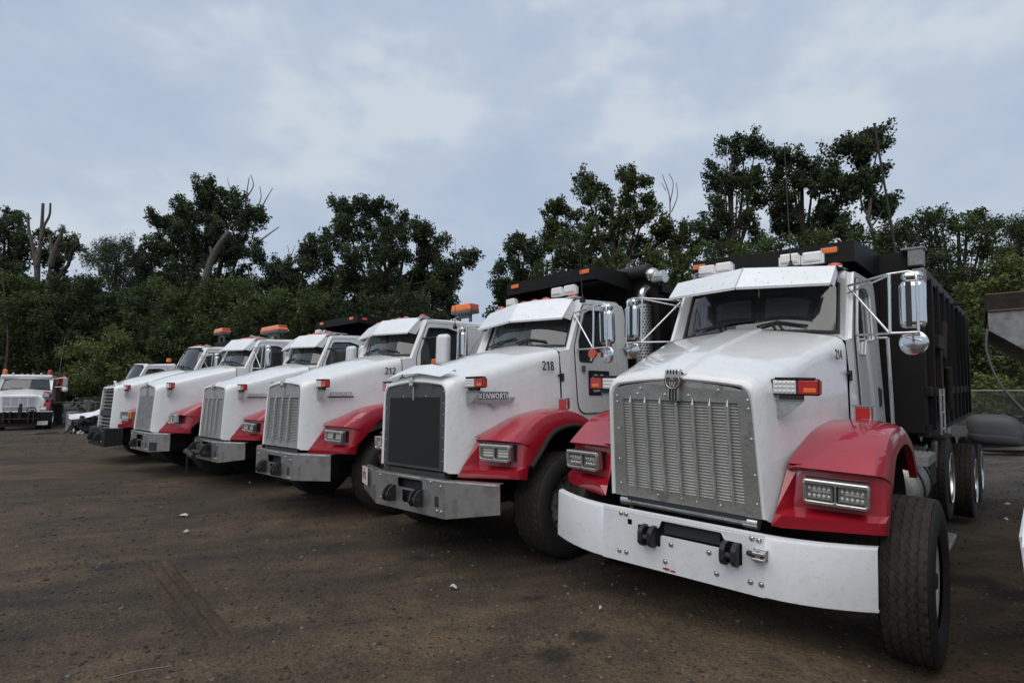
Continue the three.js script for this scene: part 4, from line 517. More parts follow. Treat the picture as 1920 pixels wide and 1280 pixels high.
truck({ name: 'dump_truck', label: 'white dump truck with black netted grille and dull steel bumper, second from the nearest', pose: [-1.036, -5.992, -45.516, 1.084, -0.119, -0.006],
  dim: { wT: 0.558, wB: 0.56, yB: 0.912, zB: 0.023 }, grille: 'bugNet', bugShield: true, ornament: true, flare: true, hl: [[0.85, 1.185, -0.209], [1.189, 1.17, -0.299], [1.21, 1.025, -0.275], [0.829, 1.019, -0.245]], led: false,
  bump: { y1: 0.83, y0: 0.468, ye: 0.562, zc: 0.07, plate: true }, nameBadge: 'wing', doorText: true, number: '218', workLamps: [[-0.6, 3.0, -2.05], [0.28, 3.03, -2.05], [0.5, 3.03, -2.05]], antenna: [[0.95, 2.78, -1.75, 0.62, 0.04, 0]],
  vis: { VT: [0.755, 2.829, -1.80], VCT: [0, 2.852, -1.617], VB: [0.77, 2.583, -1.582], VC: [0, 2.607, -1.445] }, mirrors: 'tube', mir: [1.30, 2.42, -1.72], mirRed: true, stack: [1], full: true,
  body: { canopy: { z1: -2.2, w: 0.80, y1: 3.31, h: 0.17 }, head: 3.25, top: 3.05, tarpArm: true } });
truck({ name: 'dump_truck', label: 'white dump truck numbered 212 with three-bar grille, white moulded mirror and amber roof lamp', pose: [-3.261, -8.003, -45.022, 0.856, -0.158, 0.013],
  dim: { wT: 0.557, wB: 0.585, yB: 0.919, zB: 0.039, rear: -3.35, winRear: -2.52, gr: { x: 0.50, y0: 0.985, y1: 1.60 } }, grille: 'bars', grilleMat: MAT.rawAlu, bars: [-0.24, 0.0, 0.24], ornament: true, hl: [[0.862, 1.163, -0.236], [1.193, 1.15, -0.31], [1.21, 1.002, -0.29], [0.831, 1.019, -0.255]],
  bump: { y1: 0.857, y0: 0.51, ye: 0.53, zc: 0.125, top: MAT.chromeWorn }, nameBadge: 'plain', number: '212', mirrors: 'moulded', mir: [1.2, 2.31, -1.95], lightBar: [0.52, 3.08, -2.95, 0.48, 0.1], antenna: [[0.98, 2.72, -2.35, 1.5, 0, 0]], grab: false,
  body: { canopy: false, mat: MAT.galv, head: 2.95, top: 2.9, zF: -3.6 } });
truck({ name: 'dump_truck', label: 'white dump truck numbered 207 with three-bar grille and plow hitch gear on its bumper', pose: [-5.54, -10.42, -43.456, 0.3, 0.333, -0.018],
  dim: { wT: 0.549, wB: 0.55, yB: 0.878, zB: 0.051, yT: 1.738, rear: -3.2, winRear: -2.5, gr: { x: 0.48, y0: 0.95, y1: 1.58 } }, grille: 'bars', bars: [-0.22, 0, 0.22], ornament: true, hl: [[0.854, 1.159, -0.216], [1.183, 1.155, -0.30], [1.20, 0.995, -0.27], [0.827, 1.027, -0.25]],
  bump: { y1: 0.83, y0: 0.47, ye: 0.55, zc: 0.12, hitch: true, hooks: [] }, nameBadge: 'plain', number: '207', mirrors: 'moulded', mir: [1.17, 2.36, -2.15], workLamps: [[-0.2, 3.0, -2.1]], horn: 0.3,
  body: { canopy: { z1: -2.45, w: 0.88, y1: 3.30, h: 0.15, sideLight: true }, head: 3.25, top: 3.1, tarpArm: false, zF: -3.35 } });
truck({ name: 'dump_truck', label: 'white dump truck with plain grey winter front in its grille and an amber light bar', pose: [-7.546, -11.531, -42.821, 0.345, -0.464, 0.027],
  dim: { wT: 0.565, wB: 0.576, yB: 0.891, zB: 0.053, yT: 1.70, gr: { x: 0.50, y0: 0.92, y1: 1.58 } }, grille: 'plain', ornament: true, hl: [[0.86, 1.21, -0.2], [1.1, 1.215, -0.26], [1.12, 1.06, -0.24], [0.85, 1.03, -0.22]],
  bump: { y1: 0.855, y0: 0.487, ye: 0.53, zc: 0.10, mat: MAT.steelDull, box: true, hooks: [-0.2] }, lightBar: [0.15, 3.11, -2.5, 1.0, 0], mirrors: 'tube', mir: [1.2, 2.42, -1.9], curvedStack: -0.95, grab: false, horn: 0.1,
  body: { canopy: false, head: 2.8, top: 2.7 } });
truck({ name: 'dump_truck', label: 'white dump truck with black horizontal-slat grille, large rectangular headlight and black bumper', pose: [-9.84, -13.62, -42.5, 0.4, 0, 0.0],
  dim: { wT: 0.54, wB: 0.60, yB: 0.84, zB: 0.06, yT: 1.74, yC: 1.76 }, grille: 'horizontal', bigLamp: true, visor: false, fenderLamp: false, bump: { y1: 0.84, y0: 0.42, ye: 0.45, zc: 0.2, w: 0.8, we: 1.0, mat: MAT.black, top: MAT.chassis, holes: [], hooks: [-0.35, 0.3] },
  mirrors: 'tube', mir: [1.15, 2.4, -2.0], lightBar: [0.12, 3.3, -2.5, 0.6, 0], horn: 0.0, grab: false, markerMat: MAT.amberRed, body: { canopy: { z1: -2.6, w: 1.05, y1: 3.1, h: 0.26, cx: 0.4, tilt: 0.0, lights: [] }, head: 3.05, top: 2.8, tarpArm: false } });
const T7 = truck({ name: 'dump_truck', label: 'low white truck mostly hidden behind the black-grille truck, with small amber beacon', pose: [-12.25, -15.4, -42.5, 0, 0, 0.0],
  dim: { wT: 0.52, wB: 0.55, yB: 0.86 }, grille: 'plain', visor: false, fenderLamp: false, hl: [[0.85, 1.18, -0.2], [1.15, 1.17, -0.3], [1.17, 1.02, -0.27], [0.83, 1.02, -0.25]], mirrors: 'none', grab: false, markers: false, body: { canopy: false, head: 1.8, top: 1.7, mat: MAT.white2 } });
T7.scale.setScalar(0.87);
for (const q of T7.children.slice()) if (/^(hood|hood_seam|grille|cross_tube|bumper|fender|wheel_well|headlight|turn_signal|engine|chassis_frame)$/.test(q.name)) T7.remove(q); else if (q.name === 'wheel' && q.position.z > -2) q.position.z = -2.1;
mesh('nose_panel', [rbox(1.72, 1.25, 0.3, 0.08, 0, 1.58, -1.56), rbox(1.8, 0.3, 0.2, 0.05, 0, 0.95, -1.5)], MAT.white2, T7); mesh('grille', rbox(1.1, 0.4, 0.02, 0.01, 0, 1.45, -1.41), MAT.dark, T7); mesh('bumper', rbox(1.9, 0.28, 0.16, 0.04, 0, 0.66, -1.42), MAT.steelDull, T7); mesh('chassis_frame', [box(0.9, 0.25, 6.6, 0, 0.8, -5)], MAT.chassis, T7);
{ const g = grp('beacon', T7); mesh('lens', cyl(0.07, 0.085, 0.12, 0.62, 3.03, -2.6), MAT.amber, g); mesh('post', cyl(0.02, 0.02, 0.12, 0.62, 2.93, -2.6), MAT.gasket, g); }

// ---------- the truck facing the yard at far left ----------
{
  const R = grp('service_truck'); R.position.set(-21.7, 0, -24.6); R.rotation.y = 34 * RAD;
  tag(R, 'white service truck with louvred grille facing the yard at the far left', 'service truck');
  const sec = (z, wb, yb, ws, ys, yc) => section(z, wb, yb, ws, ys, yc, () => 0);
  mesh('hood', loft([sec(0.0, 0.84, 0.80, 0.80, 1.25, 1.30), sec(-0.03, 0.90, 0.78, 0.86, 1.36, 1.44), sec(-0.12, 0.93, 0.78, 0.88, 1.50, 1.56), sec(-0.5, 0.96, 0.9, 0.92, 1.58, 1.66), sec(-1.0, 0.98, 1.0, 0.94, 1.66, 1.74), sec(-1.35, 1.0, 1.1, 0.97, 1.72, 1.80)], 0.6), MAT.white, R);
  mesh('nose_panel', [extr([[-0.84, 0.8], [0.84, 0.8], [0.80, 1.24], [0.62, 1.5], [-0.62, 1.5], [-0.80, 1.24]], 0.03, 0.005).translate(0, 0, -0.02)], MAT.white, R);
  const g = grp('grille', R); mesh('backing', box(1.12, 0.40, 0.02, 0, 1.24, 0.005), MAT.dark, g);
  for (let i = 0; i < 8; i++) mesh('louvre', rbox(1.12, 0.03, 0.03, 0.006, 0, 1.07 + i * 0.05, 0.025, 0.3), MAT.white2, g);
  mesh('grille_frame', [-0.56, -0.28, 0.0, 0.28, 0.56].map((x) => box(0.03, 0.42, 0.035, x, 1.24, 0.03)).concat([box(1.16, 0.03, 0.04, 0, 1.45, 0.03), box(1.16, 0.03, 0.04, 0, 1.03, 0.03)]), MAT.white2, g);
  mesh('lower_slots', [box(1.1, 0.03, 0.02, 0, 0.95, 0.012), box(1.1, 0.03, 0.02, 0, 0.88, 0.012)], MAT.dark, R);
  for (const s of [1, -1]) {
    mesh('fender', loft([[[s * 0.72, 0.80, 0.03], [s * 1.02, 0.80, -0.02], [s * 1.05, 0.8, -0.35]], [[s * 0.70, 1.0, 0.02], [s * 1.04, 1.0, -0.03], [s * 1.07, 1.0, -0.4]], [[s * 0.76, 1.14, 0.0], [s * 1.05, 1.16, -0.06], [s * 1.08, 1.12, -0.5]], [[s * 0.92, 1.32, -0.1], [s * 1.04, 1.30, -0.2], [s * 1.08, 1.22, -0.6]], [[s * 0.95, 1.38, -0.7], [s * 1.04, 1.36, -0.75], [s * 1.08, 1.28, -0.9]], [[s * 0.97, 1.2, -1.3], [s * 1.05, 1.15, -1.3], [s * 1.08, 1.0, -1.25]]], 0.7), MAT.red, R);
    const h = grp('headlight', R); mesh('lens', rbox(0.2, 0.13, 0.03, 0.02, s * 0.83, 0.93, 0.045), MAT.milk, h); mesh('bezel', rbox(0.24, 0.16, 0.02, 0.02, s * 0.83, 0.93, 0.03), MAT.greyVinyl, h);
    const L = grp('plow_light', R); mesh('housing', rbox(0.3, 0.16, 0.14, 0.02, s * 0.92, 1.5, -0.1, 0, s * 0.3), MAT.blackPlain, L); mesh('lens', rbox(0.2, 0.12, 0.02, 0.01, s * 0.9, 1.5, -0.02, 0, s * 0.3), MAT.reflector, L); mesh('turn_signal', rbox(0.22, 0.09, 0.08, 0.02, s * 0.9, 1.65, -0.1), MAT.amberRed, L);
    const m = grp('mirror', R); mesh('shell', [rbox(0.2, 0.42, 0.09, 0.03, s * 1.42, 2.12, -1.5)], MAT.steel, m); mesh('convex_mirror', ball(0.12, s * 1.42, 1.78, -1.48, 1, 1, 0.5, 14), MAT.white2, m); mesh('arm', [rod([s * 1.0, 2.28, -1.6], [s * 1.42, 2.36, -1.5], 0.016), rod([s * 1.0, 1.9, -1.6], [s * 1.42, 1.9, -1.48], 0.016)], MAT.chromeWorn, m);
    wheel(R, s, 0.96, 0.52, -0.75, 'rear', {}); wheel(R, s, 1.02, 0.52, -4.4, 'rear', {});
    mesh('antenna', [rod([s * 1.12, 2.25, -1.7], [s * 1.25, 4.3, -1.8], 0.011), cyl(0.03, 0.03, 0.12, s * 1.12, 2.28, -1.7)], MAT.greyVinyl, R);
    mesh('beacon', [cyl(0.085, 0.1, 0.15, s * 0.80, 2.56, -1.75), ball(0.09, s * 0.80, 2.63, -1.75)], s > 0 ? MAT.redLens : MAT.amber, R);
    mesh('horn', [ball(0.06, s * 0.5 - 0.0, 2.5, -1.7, 1, 1, 2)], MAT.chromeWorn, R);
  }
  const b = [[-0.84, 1.78, -1.36], [0.84, 1.78, -1.36]], t = [[-0.76, 2.26, -1.62], [0.76, 2.26, -1.62]];
  const ws = []; for (let k = 0; k <= 1; k++) ws.push(Array.from({ length: 9 }, (_, i) => { const u = i / 8 * 2 - 1, w = k ? 0.77 : 0.86; return [u * w, k ? 2.25 : 1.78, (k ? -1.6 : -1.36) - 0.14 * u * u]; }));
  mesh('windshield', loft(ws, 1), MAT.glass, R);
  mesh('windshield_gasket', [...ws[0].concat(ws[1].slice().reverse())].flatMap((p, i, a) => [rod(p, a[(i + 1) % a.length], 0.02, 6)]), MAT.gasket, R);
  mesh('cab_shell', [rbox(1.86, 0.16, 1.5, 0.07, 0, 2.39, -2.35), extr([[-0.95, 1.1], [0.95, 1.1], [0.9, 2.4], [-0.9, 2.4]], 0.03).translate(0, 0, -3.0), ...[1, -1].map((s) => put(extr([[-1.40, 1.1], [-1.40, 1.78], [-1.72, 2.34], [-3.0, 2.36], [-3.0, 1.1]], 0.03, 0, [[[-1.6, 1.82], [-1.85, 2.26], [-2.5, 2.26], [-2.5, 1.82]]]), s * 0.95, 0, 0, 0, -Math.PI / 2, 0)), ...[1, -1].map((s) => loft([[[s * 0.86, 1.77, -1.5], [s * 0.775, 2.27, -1.74]], [[s * 0.95, 1.77, -1.44], [s * 0.94, 2.34, -1.74]]], 0.5)), loft([ws[1].map((p) => [p[0] * 1.1, p[1], p[2]]), ws[1].map((p) => [p[0] * 1.16, p[1] + 0.12, p[2] - 0.03])], 0.8), loft([sec(-1.36, 1.0, 1.1, 0.97, 1.71, 1.79).slice(4, -4), sec(-1.36, 1.0, 1.1, 0.97, 1.71, 1.79).slice(4, -4).map((p) => [p[0], p[1] + 0.02, p[2] - 0.14])], 0.7)], MAT.white, R);
  mesh('interior', [rbox(1.7, 0.25, 0.3, 0.05, 0, 1.62, -1.7), rbox(1.5, 0.7, 0.15, 0.05, 0, 1.85, -2.7)], MAT.vinyl, R);
  for (const s of [1, -1]) mesh('side_window', box(0.004, 0.44, 0.9, s * 0.95, 2.04, -2.1), MAT.glass, R);
  for (const x of [-0.2, 0, 0.2]) mesh('marker_light', rbox(0.09, 0.05, 0.1, 0.02, x, 2.49, -1.72), MAT.amber, R);
  mesh('wiper', [rod([-0.5, 1.83, -1.38], [-0.1, 1.84, -1.36], 0.012), rod([0.3, 1.83, -1.36], [0.7, 1.84, -1.44], 0.012)], MAT.blackPlain, R);
  const B = grp('bumper', R); mesh('face_plate', [rbox(2.36, 0.46, 0.12, 0.02, 0, 0.56, 0.20)], MAT.black, B); mesh('top_flange', rbox(2.36, 0.03, 0.2, 0.008, 0, 0.80, 0.16), MAT.white2, B); mesh('valance', box(2.0, 0.22, 0.1, 0, 0.26, 0.05), MAT.rust, B);
  const H = grp('plow_hitch', B); mesh('mast', [rbox(0.1, 0.62, 0.1, 0.01, 0.1, 0.85, 0.36), rbox(0.14, 0.3, 0.12, 0.02, 0.1, 0.86, 0.42)], MAT.blackPlain, H); mesh('ear_plate', [-0.42, -0.22, 0.4, 0.56].map((x) => rbox(0.05, 0.5, 0.22, 0.01, x, 0.58, 0.36)), MAT.blackPlain, H); mesh('hose_loop', put(new THREE.TorusGeometry(0.16, 0.02, 8, 24), 0.48, 0.84, 0.42, 0, 0.4, 0.3), MAT.blackPlain, H); mesh('cylinder', [rod([0.32, 0.72, 0.4], [0.56, 0.86, 0.4], 0.05), cyl(0.03, 0.03, 1.2, 0.1, 0.5, 0.4, 0, 0, Math.PI / 2)], MAT.chassis, H);
  const P = grp('licence_plate', B); mesh('plate', box(0.36, 0.16, 0.01, 0.86, 0.30, 0.27), MAT.milk, P); mesh('lettering', put(text('216-772', 0.06, 0.003, font, 0.9), 0.86, 0.30, 0.275), MAT.greyVinyl, P);
  mesh('body', [box(2.2, 0.9, 3.0, 0, 1.5, -4.8)], MAT.rust, R); mesh('crane_arm', [rod([0.9, 1.9, -3.3], [1.25, 2.45, -3.2], 0.07), box(0.5, 0.12, 0.4, 1.1, 2.35, -3.3), box(0.12, 0.6, 0.12, 1.15, 2.0, -3.25)], MAT.redLens, R);
  mesh('chassis_frame', [box(0.9, 0.25, 6, 0, 0.65, -3.3)], MAT.chassis, R);
}
// ---------- pickup at the right edge ----------
const PK = { x: 3.03, z: -1.93, yaw: -47 };
{
  const R = grp('pickup_truck'); R.position.set(PK.x, 0, PK.z); R.rotation.y = PK.yaw * RAD;
  tag(R, 'white pickup at the right edge, shown by its dark grey mirror', 'pickup truck');
  const W = 0.98, pr = [[0, 0.55], [0.05, 1.0], [-0.15, 1.12], [-1.3, 1.2], [-1.35, 1.2], [-2.1, 1.88], [-3.4, 1.9], [-3.75, 1.25], [-5.6, 1.25], [-5.65, 0.6], [-4.9, 0.55], [-4.85, 0.75], [-4.55, 0.92], [-4.2, 0.92], [-3.95, 0.75], [-3.9, 0.5], [-1.5, 0.48], [-1.42, 0.75], [-1.15, 0.92], [-0.8, 0.92], [-0.5, 0.75], [-0.42, 0.5]];
  const rows = [-1, -0.985, -0.9, -0.5, 0.5, 0.9, 0.985, 1].map((k) => pr.map(([z, y]) => { const a = Math.abs(k); const inn = a === 1 ? 0.97 : a > 0.98 ? 0.995 : 1; const top = y > 1.3; const w = W * (1 - (top ? 0.16 * (y - 1.2) / 0.7 : 0)) + 0.03 * Math.sin(clamp((y - 0.5) / 0.75) * Math.PI); return [k * w, 0.9 + (y - 0.9) * inn, z + (z > -0.2 ? -0.25 * Math.abs(k) ** 3 : 0)]; }).concat([[k * W, 0.55 + 0, -0.0 - 0.25 * Math.abs(k) ** 3]]));
  mesh('body', [loft(rows, 0.6), ...[-1, 1].map((s) => put(extr(pr, 0.01), s > 0 ? s * W * 0.985 : s * W * 0.985, 0, 0, 0, -Math.PI / 2, 0))], MAT.white, R);
  mesh('windshield', loft([[[-0.82, 1.24, -1.32], [0.82, 1.24, -1.32]], [[-0.72, 1.84, -2.04], [0.72, 1.84, -2.04]]].map((r) => r.map((p) => [p[0], p[1] + 0.03, p[2] + 0.03])), 1), MAT.glass, R);
  for (const s of [1, -1]) {
    mesh('side_window', put(extr([[-1.6, 1.26], [-2.15, 1.8], [-3.35, 1.8], [-3.55, 1.26]], 0.01), s * 0.93, 0, 0, 0, -Math.PI / 2, s * 0.12), MAT.glass, R);
    wheel(R, s, 0.86, 0.40, -0.96, 'rear', {}).scale.setScalar(0.76); wheel(R, s, 0.86, 0.40, -4.4, 'rear', {}).scale.setScalar(0.76);
    const m = grp('mirror', R), egg = (w, h, dd) => warp(new THREE.SphereGeometry(1, 36, 24), (v) => { const f = (q, n) => Math.sign(q) * Math.abs(q) ** n; v.set(f(v.x, 0.62) * w, f(v.y, 0.7) * h, f(v.z, 0.8) * dd); v.x += 0.02 * s * v.y / h; });
    mesh('shell', put(egg(0.145, 0.098, 0.07), s * 1.2, 1.455, -1.42), MAT.plast, m); mesh('shell_seam', put(egg(0.148, 0.05, 0.072), s * 1.195, 1.392, -1.42), MAT.plast2, m);
    mesh('arm', [put(new RoundedBoxGeometry(0.3, 0.075, 0.09, 3, 0.03), s * 1.06, 1.40, -1.44, 0, 0, s * 0.08)], MAT.plast2, m);
  }
  mesh('bumper', rbox(1.9, 0.22, 0.2, 0.06, 0, 0.56, -0.02), MAT.chromeWorn, R);
}
// ---------- steel spreader hopper at the right edge ----------
{
  const d = 7.2, R = grp('salt_hopper'), p = at(1853, 588, d); R.position.set(p[0], 0, p[2]); R.rotation.y = -40 * RAD;
  tag(R, 'grey steel hopper with rusty upper rim jutting in at the right edge', 'hopper');
  const yr = p[1], L = 2.6, sec = [[0, yr + 0.02], [0, yr - 0.22], [0.95, yr - 1.0], [1.3, yr - 1.0], [2.25, yr - 0.22], [2.25, yr + 0.02]];
  mesh('tub', [loft([0, -L].map((z) => sec.map(([x, y]) => [x, y, z])), 0.2), put(extr(sec, 0.012), 0, 0, -0.012), put(extr(sec, 0.012), 0, 0, -L)], MAT.galv, R);
  mesh('rim_extension', [box(0.02, 0.22, L, -0.01, yr + 0.14, -L / 2), box(2.27, 0.22, 0.02, 1.12, yr + 0.14, 0.0), box(2.27, 0.22, 0.02, 1.12, yr + 0.14, -L)], MAT.rustPlate, R);
  mesh('edge_trim', [rod([0, yr + 0.03, 0.012], [2.25, yr + 0.03, 0.012], 0.014), rod([-0.01, yr + 0.25, 0], [2.25, yr + 0.25, 0], 0.012), rod([0, yr + 0.03, 0], [0, yr + 0.03, -L], 0.014)], MAT.rust, R);
  mesh('leg', [rod([0.9, yr - 1, -0.2], [0.9, 0, -0.2], 0.05)], MAT.chassis, R); mesh('leg', [rod([1.4, yr - 1, -0.2], [1.4, 0, -0.2], 0.05)], MAT.chassis, R); mesh('leg', [rod([0.9, yr - 1, -L + 0.2], [0.9, 0, -L + 0.2], 0.05)], MAT.chassis, R); mesh('leg', [rod([1.4, yr - 1, -L + 0.2], [1.4, 0, -L + 0.2], 0.05)], MAT.chassis, R);
  mesh('hose', tube([[-0.02, yr - 0.2, 0.02], [-0.04, yr - 0.5, 0.03], [0.06, yr - 0.9, 0.02], [0.3, yr - 1.3, 0]], 0.014, 24), MAT.greyVinyl, R);
}
// ---------- chain-link fences ----------
function fence(a, b, h, n, label, gap = 0) {
  const R = grp('chain_link_fence'), A = V(a[0], 0, a[1]), Bv = V(b[0], 0, b[1]), L = A.distanceTo(Bv); R.position.copy(A); R.rotation.y = Math.atan2(-(b[1] - a[1]), b[0] - a[0]);
  tag(R, label, 'fence');
  for (let i = 0; i <= n; i++) { const p = mesh('post', [cyl(0.035, 0.035, h + 0.06, 0, h / 2, 0), ball(0.045, 0, h + 0.05, 0)], MAT.galv, R); p.position.x = i * L / n; }
  mesh('top_rail', rod([0, h, 0.0], [L, h, 0.0], 0.024), MAT.galv, R); 
  const w = [], s = 0.085; for (let x = -h; x < L; x += s) for (const k of [1, -1]) { let x0 = k > 0 ? x : x + h, x1 = k > 0 ? x + h : x, y0 = 0.02, y1 = h; if (x0 < 0 || x1 < 0 || x0 > L || x1 > L) { const f = (t) => [lerp(x0, x1, t), lerp(y0, y1, t)]; let t0 = 0, t1 = 1; const q = (v) => (v - x0) / (x1 - x0); for (const v of [0, L]) { const t = q(v); if (t > 0 && t < 1) { if ((v === 0 && x0 < 0) || (v === L && x0 > L)) t0 = Math.max(t0, t); else t1 = Math.min(t1, t); } } if (t1 <= t0) continue; const u = f(t0), z = f(t1); w.push(rod([u[0], u[1], k * 0.003], [z[0], z[1], k * 0.003], 0.0032, 3)); } else w.push(rod([x0, y0, k * 0.003], [x1, y1, k * 0.003], 0.0032, 3)); }
  stuff(mesh('wire_mesh', w, MAT.galv, R));
}
fence([-23.5, -27.5], [-14.5, -30], 1.15, 4, 'low chain-link fence beyond the scrap at the left');
fence([15.2, -19.5], [22, -15], 1.72, 3, 'chain-link fence in front of bushes at the right edge');
// ---------- scrap and litter ----------
{
  const r = rng(9);
  const R = grp('scrap_heap'); R.position.set(-17.45, 0, -23); R.rotation.y = 38 * RAD; R.scale.setScalar(0.78); tag(R, 'crumpled white truck bonnet panel lying on its side in the scrap', 'scrap');
  const crum = (cx, cy, cz, w, h, rx, ry, rz, sd) => { const rows = []; for (let i = 0; i <= 8; i++) { const row = []; for (let k = 0; k <= 8; k++) { const u = i / 8 - 0.5, v = k / 8 - 0.5, n = fbm(u * 3 + sd, v * 3, sd * 1.7, 4); row.push([u * w * (1 + 0.3 * n), n * 0.28 * Math.min(w, h) + 0.25 * w * u * u, v * h * (1 + 0.35 * fbm(v * 2, u * 2, sd, 3))]); } rows.push(row); } return put(loft(rows, 0.5), cx, cy, cz, rx, ry, rz); };
  mesh('shell', [crum(-0.1, 0.92, 0, 1.35, 0.5, 0.5, 0.1, 0.16, 1.3), crum(0.65, 0.98, -0.1, 0.6, 0.5, 0.2, 0.3, 0.5, 2.9), crum(0.75, 0.6, 0.12, 0.5, 0.4, 0.9, 0.4, 0.2, 4.1), crum(0.7, 0.3, 0.15, 0.5, 0.3, 0.6, -0.2, -0.1, 5.7), crum(-0.55, 0.18, 0.25, 0.24, 0.4, 0.3, 0.2, 1.3, 6.2), crum(-0.2, 0.1, 0.35, 0.4, 0.25, 0.8, 0.5, 0.5, 7.7), crum(0.25, 0.25, 0.3, 0.3, 0.3, 0.2, 0.9, 0.9, 8.4)], MAT.white2, R);
  mesh('core', [[-0.2, 0.5, 0, 0.42], [0.25, 0.42, -0.1, 0.38], [-0.5, 0.25, -0.1, 0.28], [0.6, 0.3, -0.2, 0.3], [0.0, 0.2, 0.2, 0.25]].map(([x, y, z, q], i) => { const g = new THREE.IcosahedronGeometry(q, 2); warp(g, (v) => { const f = 1 + 0.9 * fbm(v.x * 4 + i, v.y * 4, v.z * 4, 3); v.multiplyScalar(f); v.y *= 0.85; }); return put(g, x, y, z); }).concat([rod([-0.9, 0.05, 0.2], [0.1, 0.9, 0], 0.03), rod([-0.3, 0.05, 0.4], [0.9, 0.5, 0.1], 0.025), rod([0.2, 0.02, 0.4], [0.7, 0.75, 0.2], 0.02), rod([-0.7, 0.1, 0.3], [-0.4, 0.75, 0.2], 0.02)]), MAT.scrap, R);
  const T = tag(grp('steel_drum'), 'dull grey drum standing beside the far left truck', 'drum'); T.position.set(-19.0, 0, -24.3); mesh('shell', [lathe([[0, 0], [0.28, 0.0], [0.29, 0.02], [0.28, 0.25], [0.295, 0.27], [0.28, 0.29], [0.28, 0.52], [0.295, 0.54], [0.28, 0.56], [0.28, 0.8], [0.29, 0.82], [0.26, 0.81], [0, 0.8]], 28)], MAT.galv, T);
  const A = tag(grp('steel_a_frame'), 'dark steel A-frame standing behind the drum at the left', 'frame'); A.position.set(-20.0, 0, -26.4); A.rotation.y = 0.6; mesh('upright', [box(0.14, 1.3, 0.14, 0, 0.65, 0)], MAT.greyVinyl, A); mesh('brace', [rod([0.05, 0.3, 0], [1.25, 1.45, 0], 0.07)], MAT.chassis, A); mesh('beam', [box(1.5, 0.12, 0.14, 0.5, 1.36, 0)], MAT.chassis, A);
  for (let i = 0; i < 5; i++) { const t = tag(grp('timber'), ['grey plank flat on the ground left of the scrap', 'dark pole lying in front of the scrap', 'short board lying beside the drum', 'long dark plank behind the scrap', 'splintered board nearest the scrap shell'][i], 'plank'); t.position.set(-18.6 + i * 0.55, 0.05 + 0.03 * i, -22.3 - 0.4 * i); t.rotation.y = 0.5 + i * 0.35; mesh('wood', rbox(1.2 + r() * 0.8, 0.06, 0.14, 0.01, 0, 0, 0, 0, 0, 0.03), i % 2 ? MAT.rust : MAT.greyWood, t); }
  const logs = ['weathered board on top of the timber pile at right', 'long grey board at the base of the timber pile', 'brown plank sticking out of the timber pile', 'dark beam in the middle of the timber pile', 'short pale offcut at the left of the timber pile', 'thin lath lying across the timber pile'];
  logs.forEach((l, i) => { const p = at(1850 + (i % 3) * 22, 852 - i * 6, 15.4), t = tag(grp('timber'), l, 'plank'); t.position.set(p[0], 0.1 + i * 0.07, p[2] + (i % 2) * 0.3); t.rotation.set(0, 0.15 * i - 0.3, 0.03 * (i % 3 - 1)); mesh('wood', rbox(1.6 + 0.3 * r(), 0.07, 0.2, 0.012, 0, 0, 0), i % 3 ? MAT.greyWood : MAT.rust, t); });
  const lit = [['crumpled white paper scrap on bare dirt left of centre', 345, 968, 0.066], ['small white scrap below the paper on bare dirt', 349, 999, 0.038], ['torn white scrap on the dirt before the netted-grille truck', 851, 1104, 0.038], ['pale scrap on dirt below the white bumper', 1126, 1145, 0.021], ['white pebble-sized scrap under the 212 truck bumper', 468, 907, 0.033], ['pale flat scrap on the far right dirt', 1890, 947, 0.050], ['small pale scrap nearest the pickup', 1888, 976, 0.041]];
  lit.forEach(([l, x, y, s], i) => { const p = at(x, y, 1), k = 1.709 / (1.709 - p[1]), m = mesh('litter', loft([[[-s, 0.004, -s * 0.5], [0, 0.02, -s * 0.6], [s, 0.006, -s * 0.4]], [[-s * 0.9, 0.012, 0], [0.1 * s, 0.035, 0], [s * 0.8, 0.02, 0.1 * s]], [[-s * 0.7, 0.004, s * 0.5], [0, 0.012, s * 0.6], [s * 0.9, 0.003, s * 0.4]]], 0.3), MAT.paper); m.position.set(p[0] * k, 0.012, -k); m.rotation.y = i * 1.3; tag(m, l, 'litter'); });
  const stk = at(255, 1270, 1), kk = 1.709 / (1.709 - stk[1]); const s1 = mesh('stick', tube([[-0.14, 0.012, 0.06], [0, 0.025, 0], [0.16, 0.014, -0.09]], 0.005, 12, 5), MAT.greyWood); s1.position.set(stk[0] * kk, 0.01, -kk); tag(s1, 'thin dry stick on dirt at the bottom left', 'stick');
}
// radio mast beyond the trees
{ const a = at(1640, 232, 25), b = at(1668, 400, 25); const dx = (b[0] - a[0]) / (a[1] - b[1]); const R = tag(grp('antenna_mast'), 'tall thin dark mast rising in front of the bare-trunked tree', 'mast'); R.position.set(b[0] + dx * b[1], 0, b[2]); mesh('pole', [rod([0, 0, 0], [a[0] - b[0] - dx * b[1], a[1], 0], 0.045, 8, 0.05), rod([(a[0] - b[0] - dx * b[1]) , a[1], 0], [(a[0] - b[0] - dx * b[1]), a[1] + 0.01, 0], 0.08, 8)], MAT.chassis, R); }

